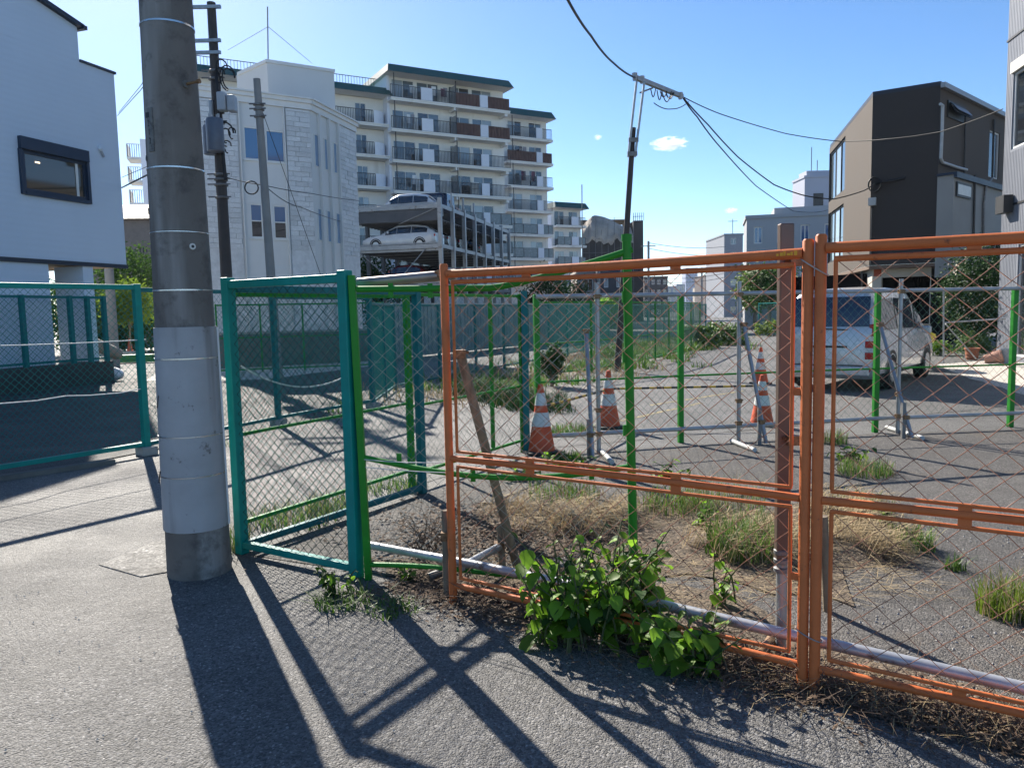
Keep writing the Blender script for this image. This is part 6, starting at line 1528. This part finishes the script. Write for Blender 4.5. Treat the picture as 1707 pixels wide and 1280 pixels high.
def crown(b, c, rx, ry, rz, n, size, r_, squash=.55):
    """leaf-sized faces gathered in clumps through an uneven crown"""
    cl = []
    for _ in range(max(6,n//70)):
        d = V(r_.gauss(0,1),r_.gauss(0,1),r_.gauss(0,1)).normalized()*r_.uniform(.35,1.0)**.6; cl.append(V(c[0]+d.x*rx,c[1]+d.y*ry,c[2]+d.z*rz))
    for _ in range(n):
        k = r_.choice(cl); s_ = min(rx,rz)*.28; p = k+V(r_.gauss(0,s_),r_.gauss(0,s_),r_.gauss(0,s_*.8))
        if p.z < .02: p.z = .03
        d = V(r_.gauss(0,1),r_.gauss(0,1),r_.gauss(0,.7)).normalized(); e = d.orthogonal().normalized(); q = r_.uniform(.6,1.3)*size
        b.add([p-d*q, p-e*q*squash, p+d*q, p+e*q*squash], [(0,1,2,3)])
def shrub(name, label, loc, rx, ry, rz, zc, n, size, m, seed, cat='shrub', trunk=None, group=None, flowers=0):
    r_ = random.Random(seed); t = thing(name, label, cat, loc, 0, group); b = MB(); crown(b, (0,0,zc), rx, ry, rz, n, size, r_); b.build('crown', m, t)
    tb = MB(); h = zc
    tr = trunk or .04
    tb.tube([V(0,0,0),V(.02,0,h*.5),V(0,.02,h)], [tr,tr*.8,tr*.5], 8)
    for k in range(6):
        a = k*1.05; tb.tube([V(0,0,h*(.45+.05*k)), V(math.cos(a)*rx*.5,math.sin(a)*ry*.5,h+rz*.3*math.sin(k))], [tr*.5,tr*.2], 6)
    tb.build('trunk', WOOD, t)
    if flowers:
        b = MB()
        for _ in range(flowers):
            d = V(r_.gauss(-.5,.8),r_.gauss(-.6,.8),r_.gauss(.2,.8)).normalized(); p = V(d.x*rx,d.y*ry,zc+d.z*rz)*1.0; p += V(r_.gauss(0,.06),r_.gauss(0,.06),r_.gauss(0,.06))
            q_ = r_.uniform(.016,.034); e = d.orthogonal().normalized()*q_; g_ = d.cross(e).normalized()*q_; b.add([p-e,p-g_,p+e,p+g_], [(0,1,2,3)])
        b.build('blossom', FLOW, t)
    return t
hgD = 22.5
q = at(1612,480,hgD); shrub('flowering_hedge', 'tall hedge with cream blossom left of the grey ribbed house', (q.x+.2,q.y,0), .78,.7,1.35, 1.75, 9000, .05, LEAFD, 41, 'hedge', flowers=240)
q = at(1665,480,hgD+1.2); shrub('dark_hedge', 'taller dark hedge behind the flowering hedge', (q.x,q.y,0), .85,.7,1.5, 1.9, 6500, .055, LEAFD, 42, 'hedge')
q = gp(1640,598); shrub('lavender_bush', 'loose green bushy plant behind the terracotta pots', (q.x,q.y+.5,0), .5,.35,.3, .38, 2200, .035, GRASS, 43)
q = gp(1590,595); shrub('low_shrub', 'low leafy plants at the foot of the flowering hedge', (q.x,q.y+.7,0), .5,.35,.22, .25, 1600, .035, LEAF, 44)
q = gp(925,655); shrub('small_conifer', 'small dark conifer-like bush in the weeds beyond the street', (q.x,q.y+1.2,0), .24,.24,.42, .45, 1500, .04, LEAFD, 45)
q = at(210,470,33); shrub('round_shrub', 'sunlit yellow-green shrub between the white house and concrete pole', (q.x,q.y,0), .95,.95,.8, 2.3, 5200, .075, LEAFY, 46)
q = at(215,430,42); shrub('green_tree', 'green tree behind the sunlit shrub left of the pole', (q.x,q.y,0), 1.6,1.6,1.7, 3.9, 3600, .11, TREE, 47, 'tree', .12)
q = at(185,480,37); shrub('dark_hedge', 'dark hedge in the shade beyond the carport', (q.x,q.y,0), 2.4,1.2,1.4, 1.3, 5200, .1, LEAFD, 48, 'hedge')
q = at(120,470,36); shrub('dark_hedge', 'small tree seen through the open carport', (q.x,q.y,0), 1.6,1.2,1.5, 2.0, 2600, .1, TREE, 49, 'tree')
q = at(1240,455,62); shrub('green_tree', 'rounded light green tree left of the flat grey building', (q.x-1.0,q.y-6,0), 1.1,1.1,1.3, 2.8, 4200, .14, LEAFY, 50, 'tree', .15)
q = at(1283,455,50); shrub('green_tree', 'bushy green tree in front of the flat grey building', (q.x,q.y,0), 1.5,1.4,1.3, 2.9, 4200, .12, TREE, 51, 'tree', .15)
for i, (x, y, D) in enumerate(((905,470,64),(945,468,72),(1015,485,66),(985,475,72))):
    q = at(x,y,D); shrub('dark_tree', ['dark tree at the foot of the right apartment wing', 'dark rounded tree before the small apartment wing', 'low green shrub before the dark house', 'dark shrub beside the pale low building'][i], (q.x,q.y,0), 1.7-.4*(i > 1),1.5,2.0-.8*(i > 1), 2.6-1.2*(i > 1), 3000, .14, LEAFD if i != 2 else LEAF, 60+i, 'tree', .15)
q = gp(1310,566); 
for i, (x, y) in enumerate(((1205,575),(1165,580),(1290,560))):
    q = gp(x,y); shrub('leafy_weed_bush', ['green weed bush right of the far lot', 'green weed bush in the middle of the far lot', 'yellow-green weed bush left of the van'][i], (q.x,q.y,0), 1.0,.8,.45, .4, 1500, .08, [GRASS,GRASS,LEAFY][i], 70+i)
q = at(620,440,49); shrub('dark_tree', 'dark tree showing under the lowest deck of the parking rack', (q.x-1,q.y+6,0), 2.2,2,2.2, 3.2, 2600, .16, LEAFD, 80, 'tree', .15)

# ------------------------------------------------------------------ small clouds
CL = bpy.data.materials.new('cloud'); CL.use_nodes = True; N = CL.node_tree.nodes; N.remove(N['Principled BSDF'])
pv = N.new('ShaderNodeVolumePrincipled'); pv.inputs['Color'].default_value = (1,1,1,1); pv.inputs['Anisotropy'].default_value = .3
tc_ = N.new('ShaderNodeTexCoord'); nz = N.new('ShaderNodeTexNoise'); nz.inputs['Scale'].default_value = 2.6; nz.inputs['Detail'].default_value = 5; CL.node_tree.links.new(tc_.outputs['Object'], nz.inputs['Vector'])
gr = N.new('ShaderNodeVectorMath'); gr.operation = 'LENGTH'; CL.node_tree.links.new(tc_.outputs['Object'], gr.inputs[0])
m1 = N.new('ShaderNodeMath'); m1.operation = 'SUBTRACT'; CL.node_tree.links.new(nz.outputs[0], m1.inputs[0])
m2 = N.new('ShaderNodeMath'); m2.operation = 'MULTIPLY'; m2.inputs[1].default_value = .42; CL.node_tree.links.new(gr.outputs['Value'], m2.inputs[0]); CL.node_tree.links.new(m2.outputs[0], m1.inputs[1])
mr = N.new('ShaderNodeMapRange'); mr.inputs[1].default_value = .16; mr.inputs[2].default_value = .45; mr.inputs[4].default_value = .12; CL.node_tree.links.new(m1.outputs[0], mr.inputs[0]); CL.node_tree.links.new(mr.outputs[0], pv.inputs['Density'])
CL.node_tree.links.new(pv.outputs[0], N['Material Output'].inputs['Volume'])
for x, y, wpx, hpx, lab in ((1116,240,68,20,'largest small white cloud in the middle of the sky'),(1219,351,26,9,'small faint cloud low above the far street'),(997,229,16,9,'faintest cloud wisp near the apartment roof')):
    D = 1500.; p = at(x,y,D); bm = bmesh.new(); bmesh.ops.create_icosphere(bm, subdivisions=3, radius=1)
    me = bpy.data.meshes.new('cloud'); bm.to_mesh(me); bm.free(); me.materials.append(CL)
    o = inst('cloud', me, None, p, (0,0,0), (wpx/2*D/FPX*.98, wpx/2*D/FPX*.7, hpx/2*D/FPX*1.2)); tag(o, lab, 'cloud', 'small clouds')

# ------------------------------------------------------------------ thin summer haze
HZ = bpy.data.materials.new('haze'); HZ.use_nodes = True; N = HZ.node_tree.nodes; N.remove(N['Principled BSDF'])
pv = N.new('ShaderNodeVolumePrincipled'); pv.inputs['Color'].default_value = (.82,.90,1,1); pv.inputs['Density'].default_value = .00014; pv.inputs['Anisotropy'].default_value = .2
HZ.node_tree.links.new(pv.outputs[0], N['Material Output'].inputs['Volume'])
b = MB(); b.box(-720,720,-70,1020,-1,62); o = b.build('haze', HZ); o['kind'] = 'stuff'; o['label'] = 'thin pale haze over the far street'
